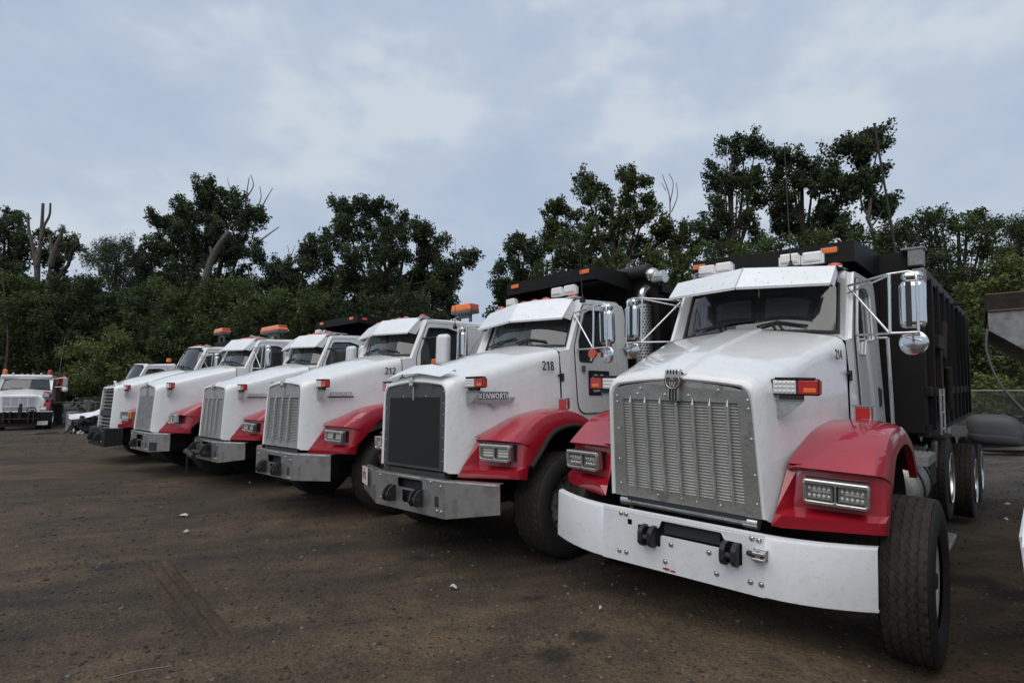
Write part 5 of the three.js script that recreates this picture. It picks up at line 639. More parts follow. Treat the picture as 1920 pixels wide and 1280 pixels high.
// ---------- ground ----------
{
  const DIR = 0.30, cs = Math.cos(DIR), sn = Math.sin(DIR);
  const hF = (x, z) => { const drop = -0.155 * sm(1.7, 3.0, x) * sm(-16, -9, z); const u = x * cs - z * sn, v = x * sn + z * cs; return drop + 0.012 * fbm(u * 0.35, 1.3, v * 1.9, 4) + 0.010 * fbm(x * 2.1, 5.1, z * 2.1, 3); };
  // one sheet: fine near the camera, coarse to the horizon
  const line = (lo, hi, near) => { const a = [0]; let x = 0, s = near; while (x < hi) { x += s; s *= x > 14 ? 1.16 : 1.012; a.push(x); } const b = []; x = 0; s = near; while (x > lo) { x -= s; s *= x < -14 ? 1.16 : 1.012; b.unshift(x); } return b.concat(a); };
  const xs = line(-420, 420, 0.06), zs = line(-420, 300, 0.06).map((z) => z - 4.5);
  const nx = xs.length, nz = zs.length, p = new Float32Array(nx * nz * 3), uv = new Float32Array(nx * nz * 2), ix = [];
  for (let j = 0; j < nz; j++) for (let i = 0; i < nx; i++) { const k = j * nx + i, x = xs[i], z = zs[j], f = 1 - sm(16, 34, Math.hypot(x, z)); p[k * 3] = x; p[k * 3 + 1] = hF(x, z) * f - 0.004; p[k * 3 + 2] = z; uv[k * 2] = x / 9; uv[k * 2 + 1] = -z / 9; }
  for (let j = 0; j < nz - 1; j++) for (let i = 0; i < nx - 1; i++) { const a = j * nx + i, b = a + 1, c = a + nx, d = c + 1; ix.push(a, c, b, b, c, d); }
  const g = new THREE.BufferGeometry(); g.setAttribute('position', new THREE.BufferAttribute(p, 3)); g.setAttribute('uv', new THREE.BufferAttribute(uv, 2)); g.setIndex(ix);
  // broad patches of paler dust, damp dark soil and grey gravel, dragged along by wheels
  const oil = [[1100, 1190, 0.13], [1040, 1226, 0.12], [195, 1065, 0.10], [780, 1045, 0.14], [1000, 1120, 0.08], [1830, 1060, 0.25], [1890, 1080, 0.2]].map(([x, y, R]) => { const p = at(x, y, 1), k = 1.709 / (1.709 - p[1]); return [p[0] * k, -k, R]; });
  const col = new Float32Array(nx * nz * 3);
  for (let k = 0; k < nx * nz; k++) { const x = p[k * 3], z = p[k * 3 + 2], u = x * cs - z * sn, v = x * sn + z * cs; const a = fbm(u * 0.09, 3.3, v * 0.42, 5), b = fbm(u * 0.28 + 9, 7.7, v * 1.3, 5), c = fbm(x * 0.4, 2.7, z * 0.4, 4);
    const st = fbm(u * 0.5 + 3, 1.9, v * 4.2, 4); let m = 0.64 + 0.36 * a + 0.62 * b * (b < 0 ? 1.3 : 0.6) + 0.18 * c + 0.42 * st; m = Math.max(0.17, m); for (const [ox, oz, R] of oil) { const q = Math.hypot((x - ox) * 0.8, z - oz) / R + 0.5 * c + 0.3 * st; m *= 1 - 0.72 * sm(1.05, 0.7, q); } const gv = Math.max(sm(0.05, 0.45, fbm(x * 0.25, 9.1, z * 0.25, 4) + 0.9 * sm(19, 24, -z) * sm(-8, -13, x) - 0.35), sm(0.1, 0.5, fbm(x * 0.4 + 4, 1.1, z * 0.4, 4) + 0.9 * sm(7, 10, x) * sm(-6, -9, z) - 0.2));
    let r = 0.95 * m, gg = 0.825 * m, bb = 0.66 * m; r = lerp(r, 0.95 * m, gv); gg = lerp(gg, 1.05 * m, gv); bb = lerp(bb, 1.22 * m, gv); col[k * 3] = r; col[k * 3 + 1] = gg; col[k * 3 + 2] = bb; }
  g.setAttribute('color', new THREE.BufferAttribute(col, 3)); g.computeVertexNormals();
  const N = 2048, hh = new Float32Array(N * N); const r = rng(77);
  for (let j = 0; j < N; j++) for (let i = 0; i < N; i++) { const u = i / N, v = j / N; hh[j * N + i] = 0.5 * tf(u, v, 3, 7) + 0.25 * tn[6](u * 3 % 1, v * 3 % 1) + 0.25 * tn[5](u * 4 % 1, v * 4 % 1); }
  const stone = new Float32Array(N * N); for (let k = 0; k < 9000; k++) { const x = r() * N, y = r() * N, R = 1.2 + 4.2 * r() ** 3, t = 0.35 + 0.65 * r(), sg = r() < 0.82 ? 1 : -1; for (let dy = -R - 1; dy <= R + 1; dy++) for (let dx = -R - 1; dx <= R + 1; dx++) { const q = 1 - Math.hypot(dx, dy * 1.2) / R; if (q > 0) { const o = ((y + dy + N | 0) % N) * N + ((x + dx + N | 0) % N); stone[o] = sg * Math.max(Math.abs(stone[o]), t * Math.min(1, q * 2)); } } }
  const cT = tex(N, N, (u, v, i, j) => { const h = hh[j * N + i], s = stone[j * N + i], w = tf(u + 0.3, v * 1, 1, 5), rd = sm(0.52, 0.7, tf(u, v + 0.4, 1, 4)); let k = 0.30 + 0.17 * (h - 0.5) * 2 + 0.10 * (w - 0.5); let c = [k * 1.07, k * 0.935, k * 0.765]; if (s > 0) { const a = s * 0.55; c = c.map((q, n) => lerp(q, [0.47, 0.45, 0.42][n], a)); } else if (s < 0) c = c.map((q) => q * (1 + s * 0.55)); return c; });
  const bT = tex(N, N, (u, v, i, j) => { const k = 0.2 + 0.5 * hh[j * N + i] + 0.3 * Math.abs(stone[j * N + i]); return [k, k, k]; }, false);
  const m = mesh('ground', g, new THREE.MeshStandardMaterial({ color: S(1, 1, 1), map: cT, bumpMap: bT, bumpScale: 0.075, roughness: 0.95, vertexColors: true }));
  m.userData.kind = 'structure'; m.name = numbered('ground'); scene.add(m);
  // loose gravel and clods
  const sg = mergeVertices(new THREE.IcosahedronGeometry(1, 1)); { const q = sg.attributes.position, rr = rng(5); for (let i = 0; i < q.count; i++) { const f = 0.7 + 0.5 * rr(); q.setXYZ(i, q.getX(i) * f, q.getY(i) * f * 0.6, q.getZ(i) * f); } sg.computeVertexNormals(); }
  const n = 26000, im = new THREE.InstancedMesh(sg, mat(S(1, 1, 1), 0.95), n), M = new THREE.Matrix4(), C = new THREE.Color(), q = rng(21);
  for (let i = 0; i < n; i++) { let x, z; const t = q(); if (t < 0.72) { const d = 1.9 + 9 * q() ** 1.7; x = (q() - 0.5) * 2.1 * d; z = -d; } else if (t < 0.86) { x = 7 + q() * 7; z = -7.5 - q() * 9; } else { x = -11 - q() * 10; z = -15 - q() * 10; } const s = 0.0028 + 0.012 * q() ** 5 * (1 + Math.abs(z) * 0.08); M.compose(V(x, hF(x, z) * (1 - sm(16, 34, Math.hypot(x, z))) - 0.002, z), new THREE.Quaternion().setFromEuler(new THREE.Euler(0, q() * 6.28, (q() - 0.5) * 0.5)), V(s * (0.8 + 0.6 * q()), s, s)); im.setMatrixAt(i, M); const k = 0.03 + 0.11 * q() ** 4; C.setRGB(k * 1.1, k * 0.95, k * 0.78); im.setColorAt(i, C); }
  im.name = 'gravel'; im.castShadow = im.receiveShadow = true; tag(im, 'loose gravel and clods scattered over the dirt yard', 'gravel', null, 'stuff');
  // tyre print pressed in the dust
  const a = [-3.72, -5.85], b = [-1.92, -3.85], L = Math.hypot(b[0] - a[0], b[1] - a[1]), ang = Math.atan2(b[0] - a[0], b[1] - a[1]); const rows = [], nn = 120; for (let i = 0; i <= nn; i++) { const t = i / nn, row = []; for (let k = 0; k <= 28; k++) { const u = k / 28 * 2 - 1, e = sm(0, 0.2, t + 0.1 * fbm(u * 4, 1, 2, 2)) * sm(1, 0.75, t + 0.1 * fbm(u * 4, 5, 2, 2)) * (1 - Math.abs(u) ** 6); const rib = Math.sin((u * 3.5 + 0.16 * ((i % 4) < 2 ? 1 : -1)) * Math.PI); row.push([u * 0.16, 0.001 + e * (0.012 + 0.013 * rib * (0.75 + 0.9 * fbm(t * 14, u * 3, 1.5, 3))), t * L]); } rows.push(row); }
  const tr = mesh('tyre_print', warp(loft(rows, 1.2), (v) => { const x = a[0] + v.x * Math.cos(ang) + v.z * Math.sin(ang), z = a[1] - v.x * Math.sin(ang) + v.z * Math.cos(ang); v.set(x, hF(x, z) + v.y - 0.009, z); }), new THREE.MeshStandardMaterial({ map: cT.clone(), color: S(0.80, 0.69, 0.56), roughness: 0.95, bumpMap: bT, bumpScale: 0.03 })); tr.material.map.repeat.set(0.11, 0.11); tr.material.map.needsUpdate = true; tr.userData.kind = 'structure'; tr.name = 'tyre_print'; scene.add(tr);
}
// ---------- trees ----------
const LEAF = { // small sprays of leaf-sized faces
  broad: spray(12, 0.16, 0.11, 0.26, 1), fine: spray(14, 0.17, 0.05, 0.42, 2), vine: spray(12, 0.15, 0.12, 0.32, 3),
};
function spray(n, l, w, R, seed) {
  const r = rng(seed), p = [], nn = [];
  for (let i = 0; i < n; i++) {
    const c = V(r() * 2 - 1, r() * 2 - 1, r() * 2 - 1).multiplyScalar(R * 0.8), d = V(r() * 2 - 1, r() * 1.2 - 0.8, r() * 2 - 1).normalize(), s = V(r() * 2 - 1, (r() * 2 - 1) * 0.5, r() * 2 - 1).cross(d).normalize(), k = 0.7 + 0.6 * r();
    const A = c.clone().addScaledVector(d, -l * k * 0.5), B = c.clone().addScaledVector(d, l * k * 0.5), up = s.clone().cross(d).multiplyScalar(l * 0.12), E = c.clone().addScaledVector(s, w * k * 0.5).add(up), G = c.clone().addScaledVector(s, -w * k * 0.5).add(up);
    for (const t of [[A, E, B], [A, B, G]]) { const nrm = t[1].clone().sub(t[0]).cross(t[2].clone().sub(t[0])).normalize(); for (const v of t) { p.push(v.x, v.y, v.z); nn.push(nrm.x, nrm.y, nrm.z); } }
  }
  const g = new THREE.BufferGeometry(); g.setAttribute('position', new THREE.Float32BufferAttribute(p, 3)); g.setAttribute('normal', new THREE.Float32BufferAttribute(nn, 3)); return g;
}
const leafMat = new THREE.MeshPhysicalMaterial({ color: S(1, 1, 1), roughness: 0.9, transmission: 0.3, thickness: 0, specularIntensity: 0.25 });
const bark = { grey: mat(S(0.20, 0.18, 0.165), 0.9, 0, { map: barkT }), pale: mat(S(0.34, 0.33, 0.315), 0.9, 0, { map: barkT }), dark: mat(S(0.08, 0.07, 0.06), 0.9, 0, { map: barkT }) };
const PPM = (d) => 1 / (640 / F / d); // metres per pixel of the photograph, d metres away
function limb(pts, r0, r1) { const c = new THREE.CatmullRomCurve3(pts.map((p) => V(...p))), n = Math.max(6, pts.length * 4), rows = []; const fr = c.computeFrenetFrames(n); for (let i = 0; i <= n; i++) { const q = c.getPointAt(i / n), r = lerp(r0, r1, i / n), row = []; for (let k = 0; k <= 7; k++) { const a = k / 7 * 6.2832; row.push([0, 1, 2].map((m) => q.getComponent(m) + r * (Math.cos(a) * fr.normals[i].getComponent(m) + Math.sin(a) * fr.binormals[i].getComponent(m)))); } rows.push(row); } return loft(rows, 1.2); }
let treeSeed = 100;
function crown(parent, lobes, opt) { // lobes: [x, y, z, r, ry]; leaf sprays gathered in clumps through the outer part of each lobe
  const r = rng(treeSeed++), mats = [], cols = [], c = opt.col, den = opt.den ?? 1, cl = opt.clump ?? 0.62;
  const add = (cx, cy, cz, s, m, tone, yl, dir) => { for (let j = 0; j < m; j++) { const w = V(r() * 2 - 1, r() * 2 - 1, r() * 2 - 1).normalize().multiplyScalar(s * Math.cbrt(r())); if (dir) w.addScaledVector(dir, w.dot(dir) * 0.8); else w.y *= 0.72; const q = 0.7 + 0.55 * r(), f = tone * (0.75 + 0.5 * r()); mats.push(new THREE.Matrix4().compose(V(cx + w.x, cy + w.y, cz + w.z), new THREE.Quaternion().setFromEuler(new THREE.Euler(r() * 6.28, r() * 6.28, r() * 6.28)), V(q, q, q).multiplyScalar(opt.leaf ?? 1))); cols.push([c[0] * f * (1 + 0.35 * yl), c[1] * f * (1 + 0.12 * yl), c[2] * f]); } };
  for (const [x, y, z, R, Ry0] of lobes) {
    const Ry = Ry0 ?? R;
    if (opt.thick) { // smothered in leaves
      const n = Math.ceil(2.6 * den * (R / cl) * (Ry / cl) + 2);
      for (let i = 0; i < n; i++) { const d = V(r() * 2 - 1, r() * 2 - 1, r() * 2 - 1).normalize(), k = 0.35 + 0.72 * Math.sqrt(r()), s = cl * (0.45 + 0.7 * r()); add(x + d.x * R * k, y + d.y * Ry * k, z + d.z * R * 0.9 * k, s, Math.ceil(5 + 20 * s * s), 0.55 + 0.8 * r(), r() * r()); }
    } else { // twigs that reach out of the lobe, each with tufts of leaves along it
      const nt = Math.ceil(den * (5 + 6.4 * R * Ry));
      for (let i = 0; i < nt; i++) { // pointed tufts that rise and lean outward
        const d = V(r() * 2 - 1, r() * 1.8 - 0.8, r() * 2 - 1).normalize(), f = 0.25 + 0.8 * Math.sqrt(r()), ax = V(d.x * 0.75 + (r() - 0.5) * 0.6, 0.75 + 0.5 * r(), d.z * 0.75 + (r() - 0.5) * 0.6).normalize(), len = (0.45 + 0.95 * r() * r()) * (r() < 0.1 ? 1.5 : 1), wd = 0.16 + 0.22 * r(), tone = 0.5 + 0.9 * r(), yl = r() * r(), ns = Math.ceil(6 + 9 * len);
        const cx = x + d.x * R * f, cy = y + d.y * Ry * f, cz = z + d.z * R * 0.9 * f;
        for (let k = 0; k < ns; k++) { const t = (k + r()) / ns, w = wd * (0.35 + 1.5 * Math.sin(Math.PI * Math.min(1, t * 0.9 + 0.08)) * (1 - 0.55 * t)); add(cx + ax.x * len * (t - 0.4), cy + ax.y * len * (t - 0.4), cz + ax.z * len * (t - 0.4), w, 1, tone * (0.85 + 0.3 * t), yl, null); }
      }
    }
  }
  const im = new THREE.InstancedMesh(LEAF[opt.kind ?? 'broad'], leafMat, mats.length), C = new THREE.Color(); mats.forEach((m, i) => { im.setMatrixAt(i, m); im.setColorAt(i, C.setRGB(...cols[i])); });
  im.castShadow = im.receiveShadow = true; im.userData.kind = 'stuff'; im.name = opt.name ?? 'crown'; if (opt.parentless) return im; parent.add(im); return im;
}
const GREEN = { dark: [0.052, 0.077, 0.038], mid: [0.068, 0.098, 0.036], light: [0.10, 0.132, 0.044], blue: [0.066, 0.094, 0.058] };
// lobes come as [px, py, radius px, vertical radius px] read off the photograph, at d metres
function tree(label, d, L, o = {}) {
  const k = PPM(d), r = rng(treeSeed * 7 + 3), cx = L.reduce((a, b) => a + b[0] * b[2], 0) / L.reduce((a, b) => a + b[2], 0), base = at(o.base ?? cx, 733, d), R = tag(grp(o.name ?? 'tree'), label, o.cat ?? 'tree', o.group); R.position.set(base[0], 0, -d);
  const lobes = L.map(([px, py, a, b]) => { const p = at(px, py, d); return [p[0] - base[0], p[1], (r() - 0.5) * a * k * 1.1, a * k, (b ?? a) * k]; });
  const top = Math.max(...lobes.map((l) => l[1])), g = [], tr = o.trunk ?? 0.22, mid = lobes.reduce((a, b) => [a[0] + b[0] / lobes.length, a[1] + b[1] / lobes.length], [0, 0]);
  if (o.trunk !== 0) { g.push(limb([[0, -0.1, 0], [mid[0] * 0.3 + 0.1, mid[1] * 0.5, 0.1], [mid[0] * 0.8, mid[1], 0], [mid[0], lerp(mid[1], top, 0.6), 0]], tr, tr * 0.3)); for (const l of lobes) { const t = 0.45 + 0.4 * r(), s = [mid[0] * t, mid[1] * t, 0]; g.push(limb([s, [lerp(s[0], l[0], 0.5), lerp(s[1], l[1], 0.4), l[2] * 0.4], [l[0], l[1], l[2]]], tr * 0.4, 0.03)); } mesh(o.cat === 'bush' ? 'stem' : 'trunk', g, bark[o.bark ?? 'grey'], R); }
  crown(R, lobes, Object.assign({ thick: o.cat === 'bush' || o.cat === 'thicket' || o.kind === 'vine' }, o, { col: GREEN[o.col ?? 'dark'] }));
  if (o.dead) mesh('dead_branch', o.dead.flatMap(([w, ...ps]) => { const q = ps.map(([x, y]) => { const p = at(x, y, d); return [p[0] - base[0], p[1], 0.3]; }); return [limb(q, w, w * 0.45)]; }), bark[o.deadBark ?? 'pale'], R);
  return R;
}
function deadTree(label, d, base, parts, b) { const p0 = at(base, 733, d), R = tag(grp('dead_tree'), label, 'dead tree'); R.position.set(p0[0], 0, -d); parts.forEach(([w0, w1, ...ps], i) => mesh(i ? 'limb' : 'trunk', limb(ps.map(([x, y]) => { const p = at(x, y, d); return [p[0] - p0[0], p[1], 0.05 * i]; }), w0, w1), bark[b ?? 'pale'], R)); }
// back row, left to right
tree('dark leafy tree at the left edge behind the twin dead trunks', 41, [[10, 440, 38, 40], [45, 470, 34], [-20, 480, 50], [20, 520, 50, 40], [0, 410, 22, 20]], { col: 'dark' });
tree('flat-topped leafy tree right behind the pale dead trunks', 43, [[100, 445, 30, 16], [125, 460, 20, 16], [85, 470, 30, 22], [110, 500, 26, 22]], { col: 'dark', den: 0.8 });
deadTree('pale forked dead trunk with two upright stubs at the left', 38, 66, [[0.24, 0.17, [66, 735], [68, 560], [69, 500], [70, 470]], [0.14, 0.08, [69, 510], [60, 455], [54, 430], [53, 405]], [0.14, 0.09, [71, 500], [78, 450], [80, 420], [82, 382]], [0.1, 0.06, [80, 450], [85, 425], [95, 405], [97, 382]]]);
deadTree('pale twin-stemmed dead trunk beside the forked dead one', 37.5, 92, [[0.18, 0.1, [84, 735], [88, 540], [95, 490], [95, 455], [91, 440]], [0.22, 0.1, [94, 500], [104, 465], [113, 445], [117, 430]]]);
deadTree('dark leaning dead limb curving out beside the pale trunks', 36.5, 98, [[0.26, 0.08, [92, 735], [99, 545], [112, 515], [128, 495], [133, 470], [149, 457]], [0.12, 0.06, [108, 520], [122, 512], [128, 508]]], 'dark');
tree('airy fine-leaved tree with sky showing through, left of the big oak', 40, [[205, 470, 22, 14], [225, 462, 24, 16], [190, 490, 34, 14], [235, 490, 28, 20], [215, 515, 40, 24], [240, 530, 36, 26], [175, 480, 20, 10]], { kind: 'fine', col: 'blue', den: 0.75, clump: 0.5 });
tree('small bushy dark tree between the airy one and the big oak', 42, [[270, 480, 26, 22], [255, 510, 34, 30], [290, 520, 36, 34], [310, 490, 30, 26]], { col: 'blue', den: 0.8, dead: [[0.05, [280, 530], [283, 500], [275, 470]], [0.04, [283, 500], [292, 490], [300, 485]]] });
tree('big dark oak with bare dead twigs standing out of its crown', 42, [[388, 352, 16, 18], [390, 372, 24, 20], [352, 392, 32, 26], [408, 392, 38, 30], [437, 385, 26, 26], [295, 408, 22, 14], [318, 418, 26, 18], [465, 412, 28, 22], [478, 404, 16, 18], [380, 430, 62, 42], [345, 456, 44, 34], [312, 470, 26, 26], [430, 440, 50, 36], [455, 470, 36, 34], [385, 490, 70, 40], [370, 535, 80, 40]], { trunk: 0.42, dead: [[0.06, [462, 400], [465, 370], [470, 335]], [0.05, [466, 372], [478, 350], [473, 330]], [0.05, [480, 400], [492, 375], [490, 352]], [0.05, [493, 392], [506, 368], [514, 355]], [0.07, [478, 462], [500, 446], [526, 427]], [0.03, [440, 360], [432, 348], [430, 335]]] });
deadTree('pale snapped trunk leaning in front of the big oak', 39, 375, [[0.36, 0.2, [372, 735], [376, 560], [388, 512], [398, 482], [412, 457], [430, 434]], [0.15, 0.1, [398, 480], [396, 470], [394, 463]]]);
tree('thin small tree with a bare twiggy top right of the oak', 40, [[498, 482, 18, 12], [512, 500, 18, 16], [505, 525, 24, 22], [537, 505, 16, 16], [545, 520, 18, 18], [530, 540, 30, 22]], { col: 'blue', den: 0.75, dead: [[0.04, [540, 515], [545, 485], [542, 462]], [0.03, [545, 488], [553, 470], [556, 462]], [0.03, [500, 540], [488, 520], [470, 512]]] });
tree('broad round-crowned tree in the middle with a branch reaching right', 40, [[640, 392, 20, 16], [690, 388, 30, 16], [660, 415, 44, 30], [715, 405, 34, 26], [735, 430, 26, 20], [620, 445, 38, 26], [600, 475, 34, 24], [680, 455, 60, 38], [770, 430, 40, 28], [800, 440, 24, 18], [760, 470, 60, 36], [815, 470, 30, 28], [585, 500, 26, 18], [640, 500, 60, 34], [720, 510, 70, 40], [800, 510, 46, 34], [835, 520, 24, 28], [855, 500, 18, 12], [878, 488, 16, 12], [845, 548, 20, 26], [760, 555, 80, 36], [650, 545, 60, 34], [815, 570, 40, 40]], { trunk: 0.4, den: 0.92 });
tree('small pointed tree left of the taller tree behind the black canopy', 42, [[985, 455, 16, 16], [972, 478, 26, 20], [1000, 480, 22, 20], [950, 505, 26, 18], [985, 510, 38, 24], [940, 532, 18, 16], [1000, 545, 50, 26], [945, 555, 20, 14]], { den: 0.9 });
tree('tall many-lobed tree above the black canopy in the middle right', 38, [[1098, 352, 18, 20], [1112, 375, 24, 24], [1180, 335, 22, 14], [1192, 350, 24, 20], [1165, 375, 34, 30], [1210, 392, 22, 24], [1068, 395, 22, 18], [1036, 392, 16, 10], [1050, 420, 26, 22], [1120, 420, 54, 36], [1190, 425, 44, 34], [1040, 455, 26, 20], [1090, 470, 60, 36], [1160, 470, 70, 40], [1230, 450, 38, 34], [1265, 430, 30, 24], [1285, 460, 34, 32], [1060, 500, 44, 26], [1160, 520, 100, 30], [1260, 505, 50, 30]], { trunk: 0.4, col: 'mid', dead: [[0.05, [1254, 420], [1253, 370], [1240, 330]], [0.04, [1254, 385], [1260, 345], [1252, 328]], [0.04, [1257, 400], [1268, 370], [1266, 345]], [0.03, [1247, 360], [1238, 345]]] });
tree('tall narrow tree left of the mast behind the nearest truck', 36, [[1372, 268, 18, 18], [1395, 275, 28, 16], [1415, 282, 18, 14], [1365, 300, 30, 26], [1400, 310, 34, 28], [1340, 342, 16, 10], [1360, 345, 24, 18], [1385, 355, 40, 36], [1420, 345, 28, 30], [1345, 385, 16, 10], [1372, 405, 36, 32], [1330, 415, 26, 18], [1320, 440, 24, 16], [1350, 445, 40, 30], [1400, 430, 40, 40], [1395, 475, 50, 30]], { trunk: 0.3, den: 0.62 });
tree('irregular tree between the narrow tree and the bare-trunked tree', 36, [[1455, 300, 22, 16], [1478, 300, 18, 12], [1500, 312, 16, 12], [1450, 330, 30, 22], [1490, 345, 34, 28], [1445, 380, 36, 34], [1520, 335, 24, 18], [1545, 325, 26, 20], [1565, 345, 26, 24], [1540, 375, 44, 34], [1490, 400, 44, 34], [1570, 395, 28, 30], [1525, 430, 56, 34], [1460, 440, 46, 34], [1580, 430, 30, 26]], { trunk: 0.34, col: 'dark', den: 0.85 });
tree('gaunt tree with pale bare trunk and clumped leaves by the mast', 32, [[1565, 288, 22, 14], [1590, 285, 26, 18], [1610, 268, 22, 12], [1640, 258, 18, 12], [1645, 275, 14, 10], [1612, 300, 22, 14], [1650, 318, 16, 9], [1605, 340, 18, 12], [1632, 335, 16, 12], [1622, 358, 22, 16], [1600, 362, 16, 14], [1662, 380, 14, 14], [1645, 385, 14, 12], [1655, 400, 12, 8], [1592, 440, 18, 14]], { trunk: 0, den: 0.8, base: 1640, clump: 0.45, deadBark: 'pale', dead: [[0.2, [1643, 735], [1640, 500], [1632, 440], [1620, 410]], [0.12, [1622, 412], [1626, 385], [1625, 355], [1612, 320], [1600, 300]], [0.09, [1625, 410], [1612, 390], [1608, 372]], [0.07, [1630, 425], [1642, 410], [1648, 400]], [0.06, [1615, 330], [1632, 315], [1640, 280]], [0.06, [1626, 370], [1645, 360], [1650, 325]]] });
tree('dense vine-smothered tree right of the mast', 27, [[1690, 425, 26, 18], [1720, 425, 24, 16], [1675, 450, 30, 26], [1712, 460, 40, 34], [1745, 450, 26, 24], [1690, 500, 50, 40], [1740, 505, 44, 40], [1720, 550, 60, 40]], { kind: 'vine', col: 'dark', den: 1.5, leaf: 0.7, clump: 0.45 });
tree('leafy tree with drooping tips behind the vine-smothered one', 28, [[1752, 400, 22, 8], [1735, 412, 18, 8], [1775, 420, 26, 16], [1810, 415, 26, 14], [1845, 412, 20, 14], [1862, 430, 18, 16], [1800, 445, 44, 28], [1850, 460, 30, 30], [1790, 500, 50, 44], [1840, 510, 34, 36], [1770, 555, 50, 50]], { kind: 'vine', col: 'mid', den: 1.05, leaf: 0.8, clump: 0.45, dead: [[0.05, [1800, 640], [1806, 540], [1795, 470], [1780, 430]], [0.04, [1806, 540], [1815, 480], [1820, 450]]] });
tree('airy tree at the right edge with sky behind it', 30, [[1912, 425, 20, 14], [1900, 445, 18, 14], [1930, 450, 30, 24], [1895, 475, 20, 16], [1920, 490, 30, 22], [1945, 430, 26, 20]], { kind: 'fine', col: 'dark', den: 0.75 });
// bushes in front
tree('bright green bush behind the hopper at the right', 21, [[1880, 505, 26, 18], [1915, 515, 28, 20], [1845, 530, 26, 20], [1885, 550, 46, 34], [1810, 555, 24, 20], [1835, 590, 40, 34], [1905, 600, 44, 40], [1790, 590, 20, 22]], { cat: 'bush', name: 'bush', kind: 'vine', col: 'light', den: 1.1, leaf: 0.8, clump: 0.4, trunk: 0.07 });
tree('dark shaded bush below the hopper at the right', 20.5, [[1850, 640, 46, 36], [1900, 650, 46, 40], [1820, 650, 26, 40], [1870, 690, 60, 34], [1920, 700, 40, 40]], { cat: 'bush', name: 'bush', kind: 'vine', col: 'mid', den: 1.2, leaf: 0.75, clump: 0.4, trunk: 0.06 });
tree('low light green bush above the fence at the right', 19.8, [[1850, 720, 26, 18], [1875, 735, 36, 24], [1845, 755, 26, 24], [1890, 765, 36, 26], [1860, 790, 30, 20], [1915, 760, 30, 30]], { cat: 'bush', name: 'bush', kind: 'vine', col: 'light', den: 1.0, leaf: 0.7, clump: 0.36, trunk: 0.05 });
tree('vine-hung thicket at the left edge under the dead trunks', 33, [[-10, 545, 40, 26], [40, 545, 44, 26], [90, 545, 36, 22], [20, 590, 70, 34], [90, 590, 60, 36], [-20, 630, 50, 40], [60, 640, 66, 40], [10, 690, 60, 40], [80, 690, 50, 36]], { cat: 'thicket', name: 'thicket', kind: 'vine', col: 'mid', den: 1.25, leaf: 0.95, trunk: 0.12 });
tree('rounded thicket between the dead trunks and the light green bush', 34, [[150, 540, 40, 26], [190, 570, 54, 34], [140, 590, 50, 36], [230, 580, 44, 34], [170, 640, 60, 40], [240, 640, 50, 40]], { cat: 'thicket', name: 'thicket', kind: 'vine', col: 'dark', den: 1.25, leaf: 0.95, trunk: 0.12 });
tree('light green drooping bush right behind the far left truck', 29, [[190, 640, 44, 18], [150, 655, 30, 18], [225, 660, 40, 24], [175, 685, 46, 26], [225, 700, 40, 28], [150, 715, 30, 30], [190, 735, 44, 30], [240, 740, 34, 30]], { cat: 'bush', name: 'bush', kind: 'vine', col: 'light', den: 0.95, leaf: 0.9, trunk: 0.07 });
tree('dark thicket under the big oak behind the cabs', 34, [[290, 560, 50, 36], [350, 570, 54, 38], [420, 560, 50, 40], [300, 620, 60, 40], [370, 630, 60, 40], [440, 610, 50, 40], [300, 680, 50, 40], [400, 680, 60, 40], [470, 620, 40, 40]], { cat: 'thicket', name: 'thicket', kind: 'vine', col: 'mid', den: 1.2, leaf: 0.95, trunk: 0.12 });
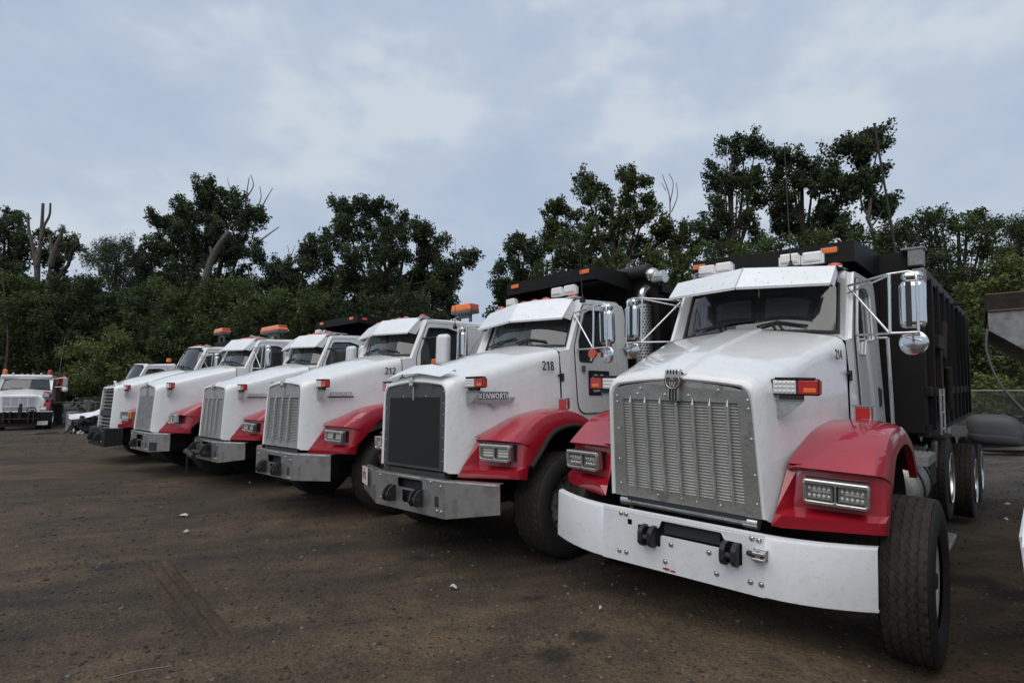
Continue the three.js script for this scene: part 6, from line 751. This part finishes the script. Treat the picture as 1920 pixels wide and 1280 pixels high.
tree('thicket with pale seed stalks right of the oak behind the cabs', 33, [[500, 570, 40, 30], [545, 575, 36, 28], [480, 610, 40, 34], [530, 620, 40, 34], [590, 570, 36, 28], [575, 610, 40, 30]], { cat: 'thicket', name: 'thicket', kind: 'vine', col: 'mid', den: 1.15, leaf: 0.9, trunk: 0.1, dead: [[0.03, [515, 640], [527, 610], [533, 592]], [0.03, [566, 640], [572, 605], [575, 592]], [0.025, [545, 640], [552, 612], [556, 600]]] });
tree('dark thicket below the broad round-crowned tree', 35, [[620, 580, 50, 34], [690, 580, 54, 36], [760, 590, 54, 36], [640, 630, 60, 40], [730, 640, 60, 40], [800, 615, 36, 34], [850, 655, 36, 36]], { cat: 'thicket', name: 'thicket', col: 'dark', den: 1.1, trunk: 0.15 });
tree('mid green thicket behind the black canopies in the middle', 34, [[1030, 530, 50, 28], [1100, 540, 60, 30], [1190, 545, 60, 30], [1260, 540, 50, 32], [1310, 500, 40, 34], [1320, 560, 40, 40], [1230, 590, 60, 40]], { cat: 'thicket', name: 'thicket', col: 'mid', den: 1.1, trunk: 0.15 });
tree('pale-tipped thicket under the tall trees behind the nearest truck', 30, [[1350, 480, 36, 24], [1420, 475, 40, 22], [1480, 470, 44, 26], [1550, 460, 46, 26], [1610, 470, 40, 30], [1400, 520, 60, 40], [1500, 520, 60, 40], [1620, 530, 50, 50], [1660, 470, 30, 30]], { cat: 'thicket', name: 'thicket', kind: 'vine', col: 'mid', den: 1.1, leaf: 0.85, trunk: 0.12 });
deadTree('thin pale bare stem at the left edge before the thicket', 31, 5, [[0.07, 0.04, [6, 735], [14, 640], [10, 580], [4, 520]]], 'grey');
{ // the wood behind it all reads as one dark mass
  const L = []; const r = rng(64); for (let i = 0; i < 62; i++) { const x = -120 + i * 35, d = 47 + 5 * r(), k = PPM(d), lowGap = x > 835 && x < 960; for (const y of lowGap ? [705, 665] : [710, 660, 610, 565]) { const p = at(x, y - 14 * r(), d); L.push([p[0], p[1], p[2], 36 * k, 40 * k]); } }
  const im = crown(null, L, { thick: true, col: [0.05, 0.075, 0.034], den: 0.6, clump: 0.9, leaf: 1.9, parentless: true, name: 'woodland' }); tag(im, 'dark woodland undergrowth filling the gaps behind the trees', 'woodland', null, 'stuff');
}
scene.traverse((o) => { if (o.isMesh) { o.castShadow = true; o.receiveShadow = true; } });
renderer.render(scene, camera);
